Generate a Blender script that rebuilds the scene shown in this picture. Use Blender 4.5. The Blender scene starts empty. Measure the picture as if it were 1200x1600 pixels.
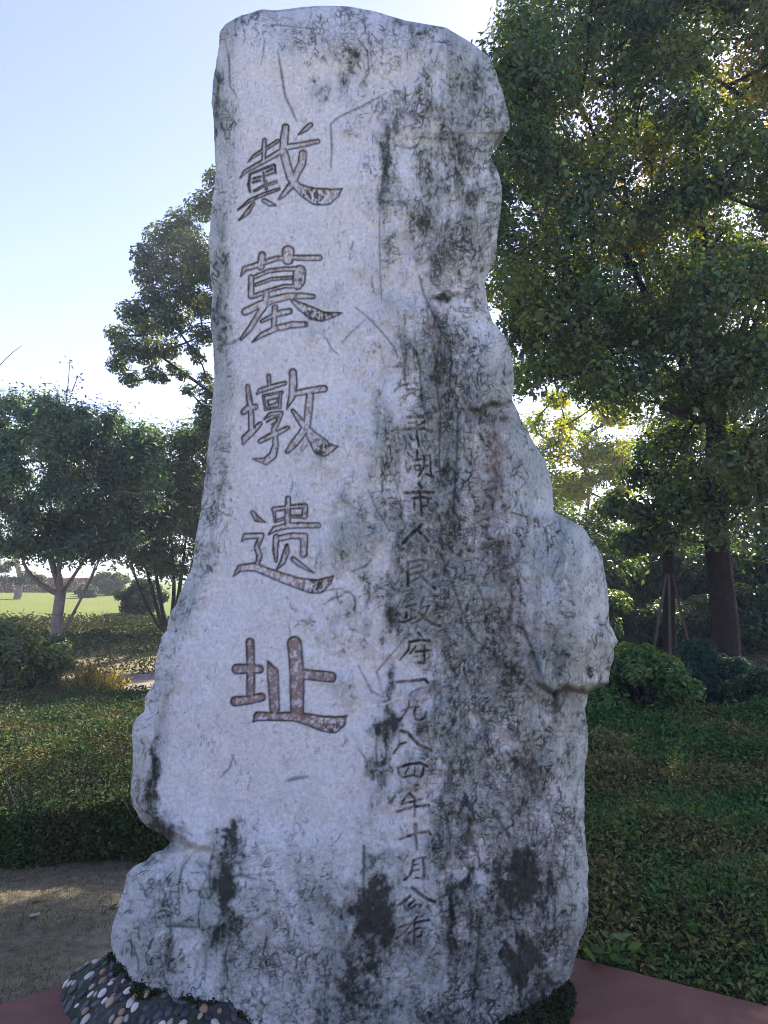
import bpy, math, random
import numpy as np
from mathutils import Vector

R = math.radians
C = bpy.context.scene.collection
sc = bpy.context.scene
random.seed(7)
rng = np.random.RandomState(11)

# ------------------------------------------------------------------ camera
CAMZ, F, PITCH = 1.60, 1190.0, R(5.04)
cam = bpy.data.cameras.new('camera')
cam.sensor_fit = 'VERTICAL'; cam.sensor_height = 36.0
cam.lens = 36.0 * F / 1600.0
cam.clip_end = 3000; cam.clip_start = 0.02
co = bpy.data.objects.new('camera', cam); C.objects.link(co)
co.location = (0, 0, CAMZ); co.rotation_euler = (math.pi / 2 + PITCH, 0, 0)
sc.camera = co

# ------------------------------------------------------------------ light
SUN_AZ, SUN_EL = R(31), R(38)
w = bpy.data.worlds.new('World'); sc.world = w; w.use_nodes = True
nt = w.node_tree; nt.nodes.clear()
sky = nt.nodes.new('ShaderNodeTexSky'); sky.sky_type = 'NISHITA'; sky.sun_disc = False
sky.sun_elevation = SUN_EL; sky.sun_rotation = SUN_AZ
sky.air_density = 1.0; sky.dust_density = 0.3; sky.ozone_density = 2.0
bg = nt.nodes.new('ShaderNodeBackground'); bg.inputs['Strength'].default_value = 0.10
wo = nt.nodes.new('ShaderNodeOutputWorld')
tn = nt.nodes.new('ShaderNodeMix'); tn.data_type = 'RGBA'; tn.blend_type = 'MULTIPLY'; tn.inputs[0].default_value = 1
tn.inputs[7].default_value = (1.07, 0.84, 0.95, 1)
nt.links.new(sky.outputs[0], tn.inputs[6]); nt.links.new(tn.outputs[2], bg.inputs['Color']); nt.links.new(bg.outputs[0], wo.inputs['Surface'])
sl = bpy.data.lights.new('sun', 'SUN'); sl.energy = 5.0; sl.angle = R(0.6); sl.color = (1.0, 0.90, 0.74)
so = bpy.data.objects.new('sun', sl); C.objects.link(so)
sd = Vector((math.sin(SUN_AZ) * math.cos(SUN_EL), math.cos(SUN_AZ) * math.cos(SUN_EL), math.sin(SUN_EL)))
so.rotation_euler = sd.to_track_quat('Z', 'Y').to_euler(); so.location = (20, 40, 30)
sc.view_settings.view_transform = 'Standard'; sc.view_settings.look = 'None'
sc.view_settings.gamma = 1.0; sc.view_settings.use_curve_mapping = False
sc.view_settings.exposure = 1.75
sc.render.engine = 'CYCLES'
sc.cycles.max_bounces = 6; sc.cycles.diffuse_bounces = 4; sc.cycles.glossy_bounces = 2
sc.cycles.transmission_bounces = 4; sc.cycles.transparent_max_bounces = 4; sc.cycles.volume_bounces = 0; sc.cycles.filter_width = 1.0; sc.cycles.use_denoising = True; sc.cycles.denoising_prefilter = 'NONE'

# ------------------------------------------------------------------ helpers
CP, SP = math.cos(PITCH), math.sin(PITCH)
def P(px, py, Y):
    """points seen at photo pixel (px,py) that stand Y metres away (world +Y)"""
    px, py, Y = np.broadcast_arrays(np.asarray(px, float), np.asarray(py, float), np.asarray(Y, float))
    a = (px - 600.0) / F; b = (800.0 - py) / F
    k = Y / (CP - b * SP)
    return np.stack([a * k, Y, CAMZ + (SP + b * CP) * k], -1)
def P1(px, py, Y): return P(px, py, Y).reshape(3)
def PZ(px, py, z):
    a = (px - 600.0) / F; b = (800.0 - py) / F
    k = (z - CAMZ) / (SP + b * CP)
    return np.array([a * k, (CP - b * SP) * k, z])

_perm = {}
def perlin(x, y, seed=0):
    if seed not in _perm:
        r = np.random.RandomState(seed + 100)
        p = r.permutation(256); _perm[seed] = (np.concatenate([p, p]), r.uniform(0, 2 * np.pi, 256))
    p, ang = _perm[seed]
    x, y = np.broadcast_arrays(x, y)
    xi = np.floor(x).astype(int); yi = np.floor(y).astype(int); xf = x - xi; yf = y - yi
    xi &= 255; yi &= 255
    u = xf * xf * xf * (xf * (xf * 6 - 15) + 10); v = yf * yf * yf * (yf * (yf * 6 - 15) + 10)
    def g(ix, iy, dx, dy):
        t = ang[p[p[ix & 255] + (iy & 255)]]
        return np.cos(t) * dx + np.sin(t) * dy
    a = g(xi, yi, xf, yf); b = g(xi + 1, yi, xf - 1, yf)
    c = g(xi, yi + 1, xf, yf - 1); d = g(xi + 1, yi + 1, xf - 1, yf - 1)
    return ((a + u * (b - a)) * (1 - v) + (c + u * (d - c)) * v) * 1.5
def fbm(x, y, seed=0, octv=4, gain=0.5):
    s = 0; a = 1; t = 0
    for o in range(octv):
        s = s + a * perlin(x * 2 ** o, y * 2 ** o, seed + o); t += a; a *= gain
    return s / t
def voro(x, y, seed):
    r = np.random.RandomState(seed); T = r.rand(64, 64, 2)
    xi = np.floor(x).astype(int); yi = np.floor(y).astype(int); f1 = np.full(x.shape, 9.0); f2 = f1.copy()
    for a in (-1, 0, 1):
        for b in (-1, 0, 1):
            j = T[(xi + a) & 63, (yi + b) & 63]; d = np.hypot(xi + a + j[..., 0] - x, yi + b + j[..., 1] - y)
            f2 = np.minimum(f2, np.maximum(f1, d)); f1 = np.minimum(f1, d)
    return f2 - f1
def sig(t): return 1 / (1 + np.exp(-np.clip(t, -40, 40)))
def sstep(a, b, x):
    t = np.clip((x - a) / (b - a), 0, 1); return t * t * (3 - 2 * t)

def new_mesh(name, verts, faces, col=None, smooth=True):
    """faces: one int array (n,k) or a list of such arrays"""
    me = bpy.data.meshes.new(name)
    fl = faces if isinstance(faces, list) else [faces]
    fl = [np.asarray(f, np.int32) for f in fl if len(f)]
    verts = np.asarray(verts, np.float32)
    nl = sum(f.size for f in fl); nf = sum(len(f) for f in fl)
    me.vertices.add(len(verts)); me.vertices.foreach_set('co', verts.ravel())
    me.loops.add(nl); me.loops.foreach_set('vertex_index', np.concatenate([f.ravel() for f in fl]))
    tot = np.concatenate([np.full(len(f), f.shape[1], np.int32) for f in fl])
    st = np.concatenate([[0], np.cumsum(tot)[:-1]]).astype(np.int32)
    me.polygons.add(nf); me.polygons.foreach_set('loop_start', st)
    try: me.polygons.foreach_set('loop_total', tot)
    except Exception: pass
    if smooth: me.polygons.foreach_set('use_smooth', np.ones(nf, bool))
    if col is not None:
        at = me.attributes.new('Col', 'FLOAT_COLOR', 'POINT')
        c4 = np.ones((len(verts), 4), np.float32); c4[:, :3] = col
        at.data.foreach_set('color', c4.ravel())
    me.update(calc_edges=True); me.validate()
    return me
def obj(name, me, mat=None, parent=None, label=None, cat=None, group=None, kind=None, loc=None):
    o = bpy.data.objects.new(name, me); C.objects.link(o)
    if mat is not None and me is not None and not me.materials: me.materials.append(mat)
    if parent is not None: o.parent = parent
    if loc is not None: o.location = loc
    tag(o, label, cat, group, kind); return o
def tag(o, label=None, cat=None, group=None, kind=None):
    if label: o['label'] = label
    if cat: o['category'] = cat
    if group: o['group'] = group
    if kind: o['kind'] = kind
def empty(name, loc, label, cat, group=None):
    o = bpy.data.objects.new(name, None); C.objects.link(o); o.location = loc; o.empty_display_size = 0.1
    tag(o, label, cat, group); return o

# ------------------------------------------------------------------ materials
def mat_new(name):
    m = bpy.data.materials.new(name); m.use_nodes = True
    n = m.node_tree; b = n.nodes['Principled BSDF']; return m, n, b
def N(n, t, **kw):
    x = n.nodes.new(t)
    for k, v in kw.items():
        if k.startswith('i_'):
            key = k[2:]; key = int(key) if key.isdigit() else key
            x.inputs[key].default_value = v
        else: setattr(x, k, v)
    return x
def leaf_material(name, rough=0.45, trans=0.35, tcol=(1.4, 1.35, 0.45), spec=0.5):
    m, n, b = mat_new(name); L = n.links.new
    a = N(n, 'ShaderNodeAttribute', attribute_name='Col')
    b.inputs['Roughness'].default_value = rough
    b.inputs['Specular IOR Level'].default_value = spec
    L(a.outputs['Color'], b.inputs['Base Color'])
    mx = N(n, 'ShaderNodeMix', data_type='RGBA', blend_type='MULTIPLY'); mx.inputs[0].default_value = 1
    L(a.outputs['Color'], mx.inputs[6]); mx.inputs[7].default_value = (*tcol, 1)
    t = N(n, 'ShaderNodeBsdfTranslucent'); L(mx.outputs[2], t.inputs['Color'])
    ms = N(n, 'ShaderNodeMixShader'); ms.inputs[0].default_value = trans
    L(b.outputs[0], ms.inputs[1]); L(t.outputs[0], ms.inputs[2])
    L(ms.outputs[0], n.nodes['Material Output'].inputs['Surface']); return m
def noisy(name, cols, scale=6, rough=0.85, bump=0.3, bscale=60, detail=8, bdist=0.01, spec=0.3):
    m, n, b = mat_new(name); L = n.links.new
    tc = N(n, 'ShaderNodeTexCoord')
    no = N(n, 'ShaderNodeTexNoise', i_Scale=scale, i_Detail=detail, i_Roughness=0.65); L(tc.outputs['Object'], no.inputs['Vector'])
    cr = N(n, 'ShaderNodeValToRGB'); L(no.outputs['Fac'], cr.inputs['Fac'])
    e = cr.color_ramp.elements
    for i, c in enumerate(cols):
        pos = 0.3 + 0.4 * i / max(1, len(cols) - 1)
        if i < 2: e[i].position = pos; e[i].color = (*c, 1)
        else: e.new(pos).color = (*c, 1)
    L(cr.outputs[0], b.inputs['Base Color']); b.inputs['Roughness'].default_value = rough
    b.inputs['Specular IOR Level'].default_value = spec
    n2 = N(n, 'ShaderNodeTexNoise', i_Scale=bscale, i_Detail=6, i_Roughness=0.7); L(tc.outputs['Object'], n2.inputs['Vector'])
    bu = N(n, 'ShaderNodeBump', i_Strength=bump, i_Distance=bdist); L(n2.outputs['Fac'], bu.inputs['Height'])
    L(bu.outputs[0], b.inputs['Normal']); return m
def vcol_mat(name, rough=0.8, nscale=40, namt=0.35, bump=0.4, bscale=120, bdist=0.004, spec=0.3):
    m, n, b = mat_new(name); L = n.links.new
    a = N(n, 'ShaderNodeAttribute', attribute_name='Col')
    tc = N(n, 'ShaderNodeTexCoord')
    no = N(n, 'ShaderNodeTexNoise', i_Scale=nscale, i_Detail=9, i_Roughness=0.7); L(tc.outputs['Object'], no.inputs['Vector'])
    mr = N(n, 'ShaderNodeMapRange', i_1=0.3, i_2=0.7, i_3=1 - namt, i_4=1 + namt); L(no.outputs['Fac'], mr.inputs[0])
    mx = N(n, 'ShaderNodeMix', data_type='RGBA', blend_type='MULTIPLY'); mx.inputs[0].default_value = 1
    L(a.outputs['Color'], mx.inputs[6]); L(mr.outputs[0], mx.inputs[7]); L(mx.outputs[2], b.inputs['Base Color'])
    n2 = N(n, 'ShaderNodeTexNoise', i_Scale=bscale, i_Detail=8, i_Roughness=0.75); L(tc.outputs['Object'], n2.inputs['Vector'])
    bu = N(n, 'ShaderNodeBump', i_Strength=bump, i_Distance=bdist); L(n2.outputs['Fac'], bu.inputs['Height'])
    L(bu.outputs[0], b.inputs['Normal']); b.inputs['Roughness'].default_value = rough
    b.inputs['Specular IOR Level'].default_value = spec; return m

M_leaf = leaf_material('glossy_leaf', 0.36, 0.42, (2.3, 1.9, 0.35))
M_leaf_soft = leaf_material('soft_leaf', 0.55, 0.48, (1.9, 1.8, 0.75))
M_leaf_lit = leaf_material('thin_leaf', 0.6, 0.55, (1.5, 1.35, 0.3))
M_lit2 = leaf_material('sunlit_leaf', 0.6, 0.62, (1.65, 1.5, 0.03), 0.1)
M_cover = leaf_material('ground_cover_leaf', 0.75, 0.2, (1.2, 1.3, 0.5), 0.2)
M_bark = noisy('dark_bark', [(0.016, 0.012, 0.008), (0.038, 0.029, 0.020)], 14, 0.9, 0.8, 40, bdist=0.02)
M_bark_pale = noisy('pale_bark', [(0.16, 0.12, 0.10), (0.34, 0.28, 0.25)], 9, 0.85, 0.6, 40, bdist=0.015)
M_stake = noisy('weathered_wood', [(0.06, 0.052, 0.04), (0.12, 0.10, 0.08)], 10, 0.9, 0.4, 60)
M_stone = vcol_mat('limestone', 0.82, 70, 0.24, 0.8, 110, 0.005)
M_mortar = vcol_mat('mossy_mortar', 0.9, 40, 0.4, 0.7, 70, 0.01)
M_pebble = vcol_mat('pebble', 0.5, 30, 0.12, 0.1, 60, 0.002, 0.4)
M_red = noisy('red_paint', [(0.120, 0.046, 0.030), (0.155, 0.064, 0.042), (0.195, 0.090, 0.060)], 5, 0.65, 0.25, 90, bdist=0.004)
n_ = M_red.node_tree; pb = n_.nodes['Principled BSDF']; src = pb.inputs['Base Color'].links[0].from_socket
tc = n_.nodes.new('ShaderNodeTexCoord'); vo = N(n_, 'ShaderNodeTexNoise', i_Scale=38, i_Detail=5, i_Roughness=.75); n_.links.new(tc.outputs['Object'], vo.inputs['Vector'])
mr = N(n_, 'ShaderNodeMapRange', i_1=.70, i_2=.78); n_.links.new(vo.outputs['Fac'], mr.inputs[0])
mx = N(n_, 'ShaderNodeMix', data_type='RGBA'); mx.inputs[7].default_value = (.42, .38, .36, 1); n_.links.new(mr.outputs[0], mx.inputs[0]); n_.links.new(src, mx.inputs[6]); n_.links.new(mx.outputs[2], pb.inputs['Base Color'])
M_litter = leaf_material('dry_leaf', 0.8, 0.15, (1, 1, 1))

# ------------------------------------------------------------------ terrain
_gy = [-60, 0, 4.3, 5.5, 7.0, 8.3, 12, 17, 25, 40, 70, 2500]
_gz = [0, 0, 0.0, 0.10, 0.27, 0.45, 0.69, 0.80, 0.93, 1.08, 1.15, 1.15]
def G(X, Y):
    b = np.interp(Y, _gy, _gz)
    far = np.clip((np.asarray(Y) - 3.0) / 6.0, 0, 1)
    return b + far * 0.06 * perlin(np.asarray(X) * 0.3, np.asarray(Y) * 0.3, 3) + 0.012 * perlin(np.asarray(X) * 2.1, np.asarray(Y) * 2.1, 4)
xs = np.unique(np.concatenate([np.linspace(-9, 9, 131), np.linspace(-40, 40, 81), np.linspace(-500, 500, 41)]))
ys = np.unique(np.concatenate([np.linspace(-6, 14, 151), np.linspace(14, 60, 70), np.linspace(-200, 700, 33)]))
XX, YY = np.meshgrid(xs, ys); ZZ = G(XX, YY)
nx, ny = len(xs), len(ys)
idx = np.arange(nx * ny).reshape(ny, nx)
q = np.stack([idx[:-1, :-1], idx[:-1, 1:], idx[1:, 1:], idx[1:, :-1]], -1).reshape(-1, 4)
n1 = fbm(XX * 1.3, YY * 1.3, 20, 4); n2 = fbm(XX * 6, YY * 6, 25, 3)
soil = np.array([0.36, 0.30, 0.185]); grass = np.array([0.060, 0.075, 0.030]); lawn = np.array([0.135, 0.165, 0.022]); dirtp = np.array([0.17, 0.13, 0.10])
tg = sstep(-0.35, 0.35, n1 + 0.4 * n2)[..., None]
colg = soil * (1 - 0.55 * tg) + grass * 0.55 * tg
hum = sstep(4.3, 4.5, YY) * sstep(8.1, 7.7, YY); hum = np.maximum(hum, sstep(.5, .7, XX) * sstep(2.8, 3.2, YY) * sstep(8.1, 7.7, YY))[..., None]
colg = colg * (1 - hum) + np.array([.045, .040, .026]) * hum
tl = sstep(9, 13, YY)[..., None]
colg = colg * (1 - tl) + lawn * tl
colg = colg * (1 + 0.35 * n2[..., None])
M_ground = vcol_mat('soil_and_turf', 0.95, 18, 0.5, 0.9, 45, 0.03)
obj('ground', new_mesh('ground', np.stack([XX, YY, ZZ], -1).reshape(-1, 3), q, np.clip(colg, 0.01, 1).reshape(-1, 3)), M_ground, kind='structure')

# thin evening air
HZ = 0.0038
hv = np.array([(x, y, z) for z in (-1.2, 13.5) for y in (-205, 705) for x in (-505, 505)], float)
hf = np.array([(0, 2, 3, 1), (4, 5, 7, 6), (0, 1, 5, 4), (2, 6, 7, 3), (0, 4, 6, 2), (1, 3, 7, 5)])
mh = bpy.data.materials.new('air'); mh.use_nodes = True; mh.node_tree.nodes.clear()
pv = mh.node_tree.nodes.new('ShaderNodeVolumePrincipled'); pv.inputs['Color'].default_value = (.74, .87, 1, 1); pv.inputs['Density'].default_value = HZ; pv.inputs['Anisotropy'].default_value = .35
mo = mh.node_tree.nodes.new('ShaderNodeOutputMaterial'); mh.node_tree.links.new(pv.outputs[0], mo.inputs['Volume'])
obj('haze', new_mesh('haze', hv, hf, smooth=False), mh, kind='stuff')

# a pale footpath crossing behind the left hedge
def strip(name, pts, wid, mat, dz=0.012, **kw):
    pts = np.array(pts, float); vv = []
    d = np.gradient(pts, axis=0); d /= np.linalg.norm(d, axis=1)[:, None]
    for (p, t) in zip(pts, d):
        for k in np.linspace(-1, 1, 7):
            x, y = p[0] - t[1] * wid * k / 2, p[1] + t[0] * wid * k / 2
            vv.append((x, y, float(G(x, y)) + dz))
    n = len(pts); ii = np.arange(n * 7).reshape(n, 7)
    f = np.stack([ii[:-1, :-1], ii[:-1, 1:], ii[1:, 1:], ii[1:, :-1]], -1).reshape(-1, 4)
    return obj(name, new_mesh(name, np.array(vv), f), mat, **kw)
M_path = noisy('path_concrete', [(0.20, 0.16, 0.13), (0.34, 0.28, 0.24)], 4, 0.9, 0.4, 70)
tt = np.linspace(-1, 1, 60)
strip('path', np.stack([tt * 7 - 1.0, 8.55 + 0.35 * tt + 0.2 * tt ** 2], -1), 0.75, M_path, 0.03, kind='structure')

# unseen pale paving, added to bounce light onto the stone's shaded face
M_bounce = noisy('bounce_paving', [(0.34, 0.32, 0.30), (0.46, 0.44, 0.41)], 3, 0.85, 0.2, 60)
fx, fy = np.meshgrid(np.linspace(-9, 9, 10), np.linspace(-14, 1.6, 9)); ii = np.arange(90).reshape(9, 10)
obj('bounce_pavement', new_mesh('bounce_pavement', np.stack([fx, fy, fx * 0 + .03], -1).reshape(-1, 3), np.stack([ii[:-1, :-1], ii[:-1, 1:], ii[1:, 1:], ii[1:, :-1]], -1).reshape(-1, 4)), M_bounce, kind='structure')

# ------------------------------------------------------------------ hexagonal painted plinth
PT = 0.10
A0, A1 = PZ(0, 1567, PT), PZ(185, 1510, PT)
B0, B1 = PZ(895, 1493, PT), PZ(1200, 1570, PT)
def isect(a, b, c, d):
    m = np.array([b[:2] - a[:2], -(d[:2] - c[:2])]).T
    t = np.linalg.solve(m, c[:2] - a[:2]); return a[:2] + t[0] * (b[:2] - a[:2])
apex = isect(A0, A1, B0, B1)
dl = (A0 - A1)[:2]; dl /= np.linalg.norm(dl); dr = (B1 - B0)[:2]; dr /= np.linalg.norm(dr)
SL = 2.05
hl, hr = apex + dl * SL, apex + dr * SL
hexp = [apex, hl, hl + np.array([0, -2.1]), np.array([(hl + hr)[0] / 2, hl[1] - 3.1]), hr + np.array([0, -2.1]), hr]
def prism(poly, z0, z1, bev=0.012):
    n = len(poly); poly = np.array(poly); c = poly.mean(0)
    def ring(s, z):
        d = c - poly; d = d / np.linalg.norm(d, axis=1)[:, None]
        return np.column_stack([poly + d * s, np.full(n, z)])
    rs = [ring(0, z0), ring(0, z1 - bev), ring(bev * 0.35, z1 - bev * 0.3), ring(bev, z1)]
    v = np.concatenate(rs + [np.array([[c[0], c[1], z1]])])
    f = []
    for k in range(3):
        for i in range(n):
            j = (i + 1) % n; f.append((k * n + j, k * n + i, (k + 1) * n + i, (k + 1) * n + j))
    t = [(3 * n + (i + 1) % n, 3 * n + i, 4 * n) for i in range(n)]
    return v, [np.array(f), np.array(t)]
v, f = prism(hexp, -0.05, PT)
plinth = obj('plinth', new_mesh('plinth', v, f, smooth=False), M_red,
             label='low dark red painted concrete plinth under the tall engraved stone', cat='plinth')

# ------------------------------------------------------------------ the engraved stone
Lp = [(9, 500), (11, 470), (14, 450), (17, 425), (20, 395), (24, 377), (30, 365), (38, 352), (50, 343), (67, 342), (85, 340), (103, 337), (133, 332), (160, 331),
      (187, 334), (227, 335), (267, 337), (290, 335), (333, 330), (383, 326), (417, 328), (457, 332), (483, 330), (510, 329), (537, 333),
      (583, 335), (633, 332), (667, 329), (697, 325), (727, 323), (763, 318), (798, 313.5), (839, 306), (877, 302), (892, 297.5),
      (915, 286), (947, 274), (960, 265), (985, 260), (995, 253), (1020, 246), (1035, 242.5), (1065, 241), (1076, 235), (1090, 227.5),
      (1112, 225), (1122, 213), (1132, 208), (1149, 206), (1172, 207.7), (1202, 207), (1239, 204), (1260, 207.7), (1277, 217),
      (1292, 230), (1306, 256.7), (1317, 267), (1328, 254), (1333, 239), (1344, 230), (1353, 210), (1365, 198), (1380, 195.5), (1390, 194),
      (1404, 187.5), (1429, 181), (1450, 175), (1471, 173), (1500, 177), (1515, 179), (1560, 176), (1600, 174), (1660, 172)]
Rp = [(9, 520), (10, 545), (17, 583), (32, 633), (43, 697), (69, 740), (88, 763), (111, 774.5), (153, 788), (184, 795.6), (199, 797), (206, 793), (209, 780),
      (216, 773), (226, 772), (245, 767), (264, 776), (291, 784), (318, 784), (345, 780), (383, 776), (406, 774), (425, 763), (445, 757), (468, 761),
      (484, 764), (504, 771), (527, 790), (553, 799), (584, 803), (611, 803), (624, 799), (634, 805), (661, 817), (695, 836), (718, 851),
      (741, 859), (768, 863.5), (797, 864.6), (803, 872), (814, 893), (826, 912), (849, 928), (866, 940), (900, 946), (935, 951), (975, 952),
      (993, 962), (1002, 966), (1013, 959), (1031, 959), (1042, 953.5), (1067, 951), (1074, 935), (1084, 918.5), (1098, 917), (1107, 914),
      (1142, 918.5), (1171, 918.5), (1197, 914), (1249, 913), (1294, 913), (1331, 917), (1357, 919.5), (1387, 918), (1417, 919.5), (1447, 917),
      (1470, 905.6), (1492, 900), (1515, 896), (1530, 889), (1550, 881), (1600, 873), (1660, 868)]
Lp, Rp = np.array(Lp, float), np.array(Rp, float)
yr = np.concatenate([np.arange(9, 60, 0.8), np.arange(60, 1640, 1.7)])
xl = np.interp(yr, Lp[:, 0], Lp[:, 1]); xr_ = np.interp(yr, Rp[:, 0], Rp[:, 1])
wob = lambda s: 2.2 * fbm(yr / 22, yr * 0 + s, 40 + s, 4, 0.6)
xl = xl + wob(1) * np.clip((yr - 20) / 60, 0, 1); xr_ = xr_ + wob(2) * np.clip((yr - 20) / 60, 0, 1)
NF, NB = 450, 44
t = np.linspace(-1, 1, NF)
s1 = 0.72 * t + 0.28 * np.sin(t * np.pi / 2)
S, YP = np.meshgrid(s1, yr)
XP = (xl + xr_)[:, None] / 2 + S * (xr_ - xl)[:, None] / 2
YP = YP - 6.5 * np.exp(-((XP - 409) / 13) ** 2) * np.exp(-np.clip(YP - 14, 0, 99) / 10)
# --- carved strokes: (x, y, r) polylines in local units of each character
CH = []
def ch(ox, oy, s, strokes, depth, name): CH.append((ox, oy, s, strokes, depth, name))
ch(360, 180, .15, [
    [(355, 262, 24), (350, 360, 26), (345, 480, 20)],
    [(180, 490, 6), (250, 422, 18), (350, 362, 20), (495, 268, 20)],
    [(100, 655, 6), (150, 590, 22), (330, 490, 26), (510, 385, 30), (600, 330, 32), (760, 305, 30), (910, 272, 26)],
    [(575, 125, 38), (560, 250, 44), (555, 380, 44), (590, 520, 45), (630, 650, 45), (690, 740, 42), (780, 800, 66), (900, 850, 90), (1000, 850, 88), (1090, 815, 52), (1165, 765, 4)],
    [(755, 400, 42), (745, 500, 44), (690, 610, 40), (640, 720, 38), (560, 820, 28), (510, 870, 14)],
    [(835, 100, 26), (790, 140, 28), (705, 203, 5)],
    [(205, 620, 12), (190, 720, 14), (205, 800, 10)], [(200, 615, 12), (330, 565, 12), (450, 520, 14)], [(462, 520, 10), (470, 600, 10)],
    [(240, 660, 11), (320, 640, 11)], [(235, 700, 11), (310, 680, 11)], [(345, 600, 12), (350, 690, 10)], [(375, 590, 10), (440, 560, 10)], [(370, 630, 10), (440, 605, 10)],
    [(250, 790, 14), (350, 735, 14), (475, 695, 18)], [(365, 690, 18), (375, 770, 16)],
    [(80, 985, 7), (200, 890, 20), (330, 830, 20), (505, 770, 16)],
    [(240, 920, 18), (180, 1010, 28), (90, 1095, 6)], [(350, 890, 25), (410, 922, 28), (472, 940, 8)]], 0.012, '戴')
ch(360, 370, .15, [
    [(330, 190, 38), (315, 310, 40)], [(600, 155, 66), (600, 232, 60)],
    [(108, 412, 8), (150, 335, 32), (300, 285, 30), (480, 225, 28), (640, 215, 26), (780, 220, 32), (925, 218, 32)],
    [(215, 420, 30), (215, 615, 34)], [(250, 420, 22), (400, 355, 24), (560, 335, 24), (740, 335, 28)],
    [(722, 360, 66), (712, 460, 68), (700, 510, 46)], [(265, 500, 20), (430, 440, 20), (640, 425, 20)],
    [(240, 620, 26), (400, 560, 22), (560, 515, 22), (700, 515, 24)],
    [(155, 780, 40), (300, 710, 40), (450, 655, 40), (600, 620, 38), (740, 615, 34), (860, 622, 26)],
    [(380, 590, 30), (360, 700, 42), (280, 830, 32), (200, 960, 30), (110, 1065, 16)],
    [(650, 670, 20), (740, 730, 46), (860, 800, 66), (950, 830, 54), (1060, 815, 32), (1165, 793, 4)],
    [(465, 740, 34), (455, 850, 30), (450, 960, 26)], [(325, 880, 18), (430, 830, 26), (540, 790, 36), (615, 775, 32)],
    [(230, 1095, 8), (330, 1020, 28), (480, 952, 34), (640, 918, 37), (775, 912, 32)]], 0.012, '墓')
ch(360, 560, .15, [
    [(180, 290, 22), (195, 420, 32), (215, 560, 32), (220, 740, 32)], [(138, 560, 30), (180, 520, 34), (258, 505, 32)],
    [(135, 890, 14), (152, 830, 38), (220, 770, 38), (312, 678, 22)], [(400, 185, 24), (405, 290, 20)],
    [(275, 372, 8), (310, 335, 28), (430, 297, 28), (565, 258, 22)],
    [(345, 400, 14), (365, 530, 14)], [(345, 388, 14), (540, 350, 14)], [(522, 360, 18), (512, 510, 18)], [(365, 530, 14), (520, 507, 14)],
    [(385, 440, 9), (490, 412, 9), (490, 460, 9), (400, 490, 9), (385, 440, 9)],
    [(355, 630, 12), (420, 580, 24), (530, 568, 24), (490, 670, 26), (450, 740, 28), (468, 820, 28), (470, 910, 34), (440, 1010, 42), (370, 1070, 40), (235, 1045, 6)],
    [(380, 660, 9), (470, 615, 10), (490, 650, 9), (430, 690, 9)],
    [(310, 862, 26), (420, 805, 30), (520, 762, 28), (598, 722, 22)],
    [(650, 145, 40), (655, 270, 44), (640, 400, 36), (588, 525, 8)], [(670, 365, 30), (800, 342, 36), (975, 315, 38)],
    [(828, 390, 40), (815, 540, 42), (800, 680, 40), (740, 790, 42), (660, 890, 42), (595, 970, 26)],
    [(650, 545, 20), (720, 640, 34), (800, 740, 42), (860, 820, 62), (940, 915, 92), (975, 940, 80), (1040, 935, 48), (1120, 918, 5)]], 0.012, '墩')
ch(350, 760, .15, [
    [(298, 270, 22), (340, 335, 34), (425, 372, 7)], [(185, 572, 8), (225, 520, 32), (390, 512, 30)],
    [(388, 520, 30), (340, 630, 30), (370, 720, 30), (350, 800, 26)],
    [(98, 935, 5), (170, 850, 38), (320, 838, 44), (450, 890, 46), (600, 950, 52), (780, 1010, 60), (910, 1040, 76), (990, 1042, 72), (1075, 990, 48), (1140, 932, 4)],
    [(668, 125, 28), (665, 250, 32), (660, 390, 32)],
    [(520, 240, 28), (640, 222, 24)], [(690, 215, 22), (840, 205, 30)], [(845, 210, 30), (840, 310, 32)], [(515, 235, 20), (535, 370, 14)],
    [(540, 362, 18), (640, 330, 18), (700, 312, 16), (840, 315, 20)],
    [(470, 495, 10), (530, 442, 30), (660, 412, 32), (800, 405, 32), (980, 405, 30)],
    [(545, 530, 34), (535, 660, 30), (542, 780, 16)], [(545, 548, 32), (700, 515, 34), (830, 518, 34)], [(835, 522, 40), (830, 705, 38)],
    [(655, 612, 18), (650, 680, 36), (610, 790, 30), (550, 862, 8)], [(720, 755, 28), (800, 820, 26), (932, 897, 8)]], 0.012, '遗')
ch(350, 980, 1 / 6, [
    [(243, 142, 40), (250, 300, 40), (250, 620, 40)], [(122, 392, 50), (240, 390, 42), (332, 394, 40)],
    [(108, 695, 48), (240, 682, 42), (350, 655, 40)], [(412, 325, 12), (455, 420, 54), (465, 560, 52), (475, 770, 48)],
    [(660, 155, 70), (670, 260, 66), (685, 450, 70), (685, 800, 62)], [(740, 440, 48), (880, 455, 50), (1005, 468, 50)],
    [(275, 885, 8), (320, 835, 44), (480, 838, 40), (660, 838, 46), (800, 868, 58), (930, 905, 74), (1020, 915, 80), (1085, 890, 58), (1148, 828, 5)]], 0.013, '址')
u = lambda *a, r=14: [(x, y, r) for x, y in a]
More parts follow.
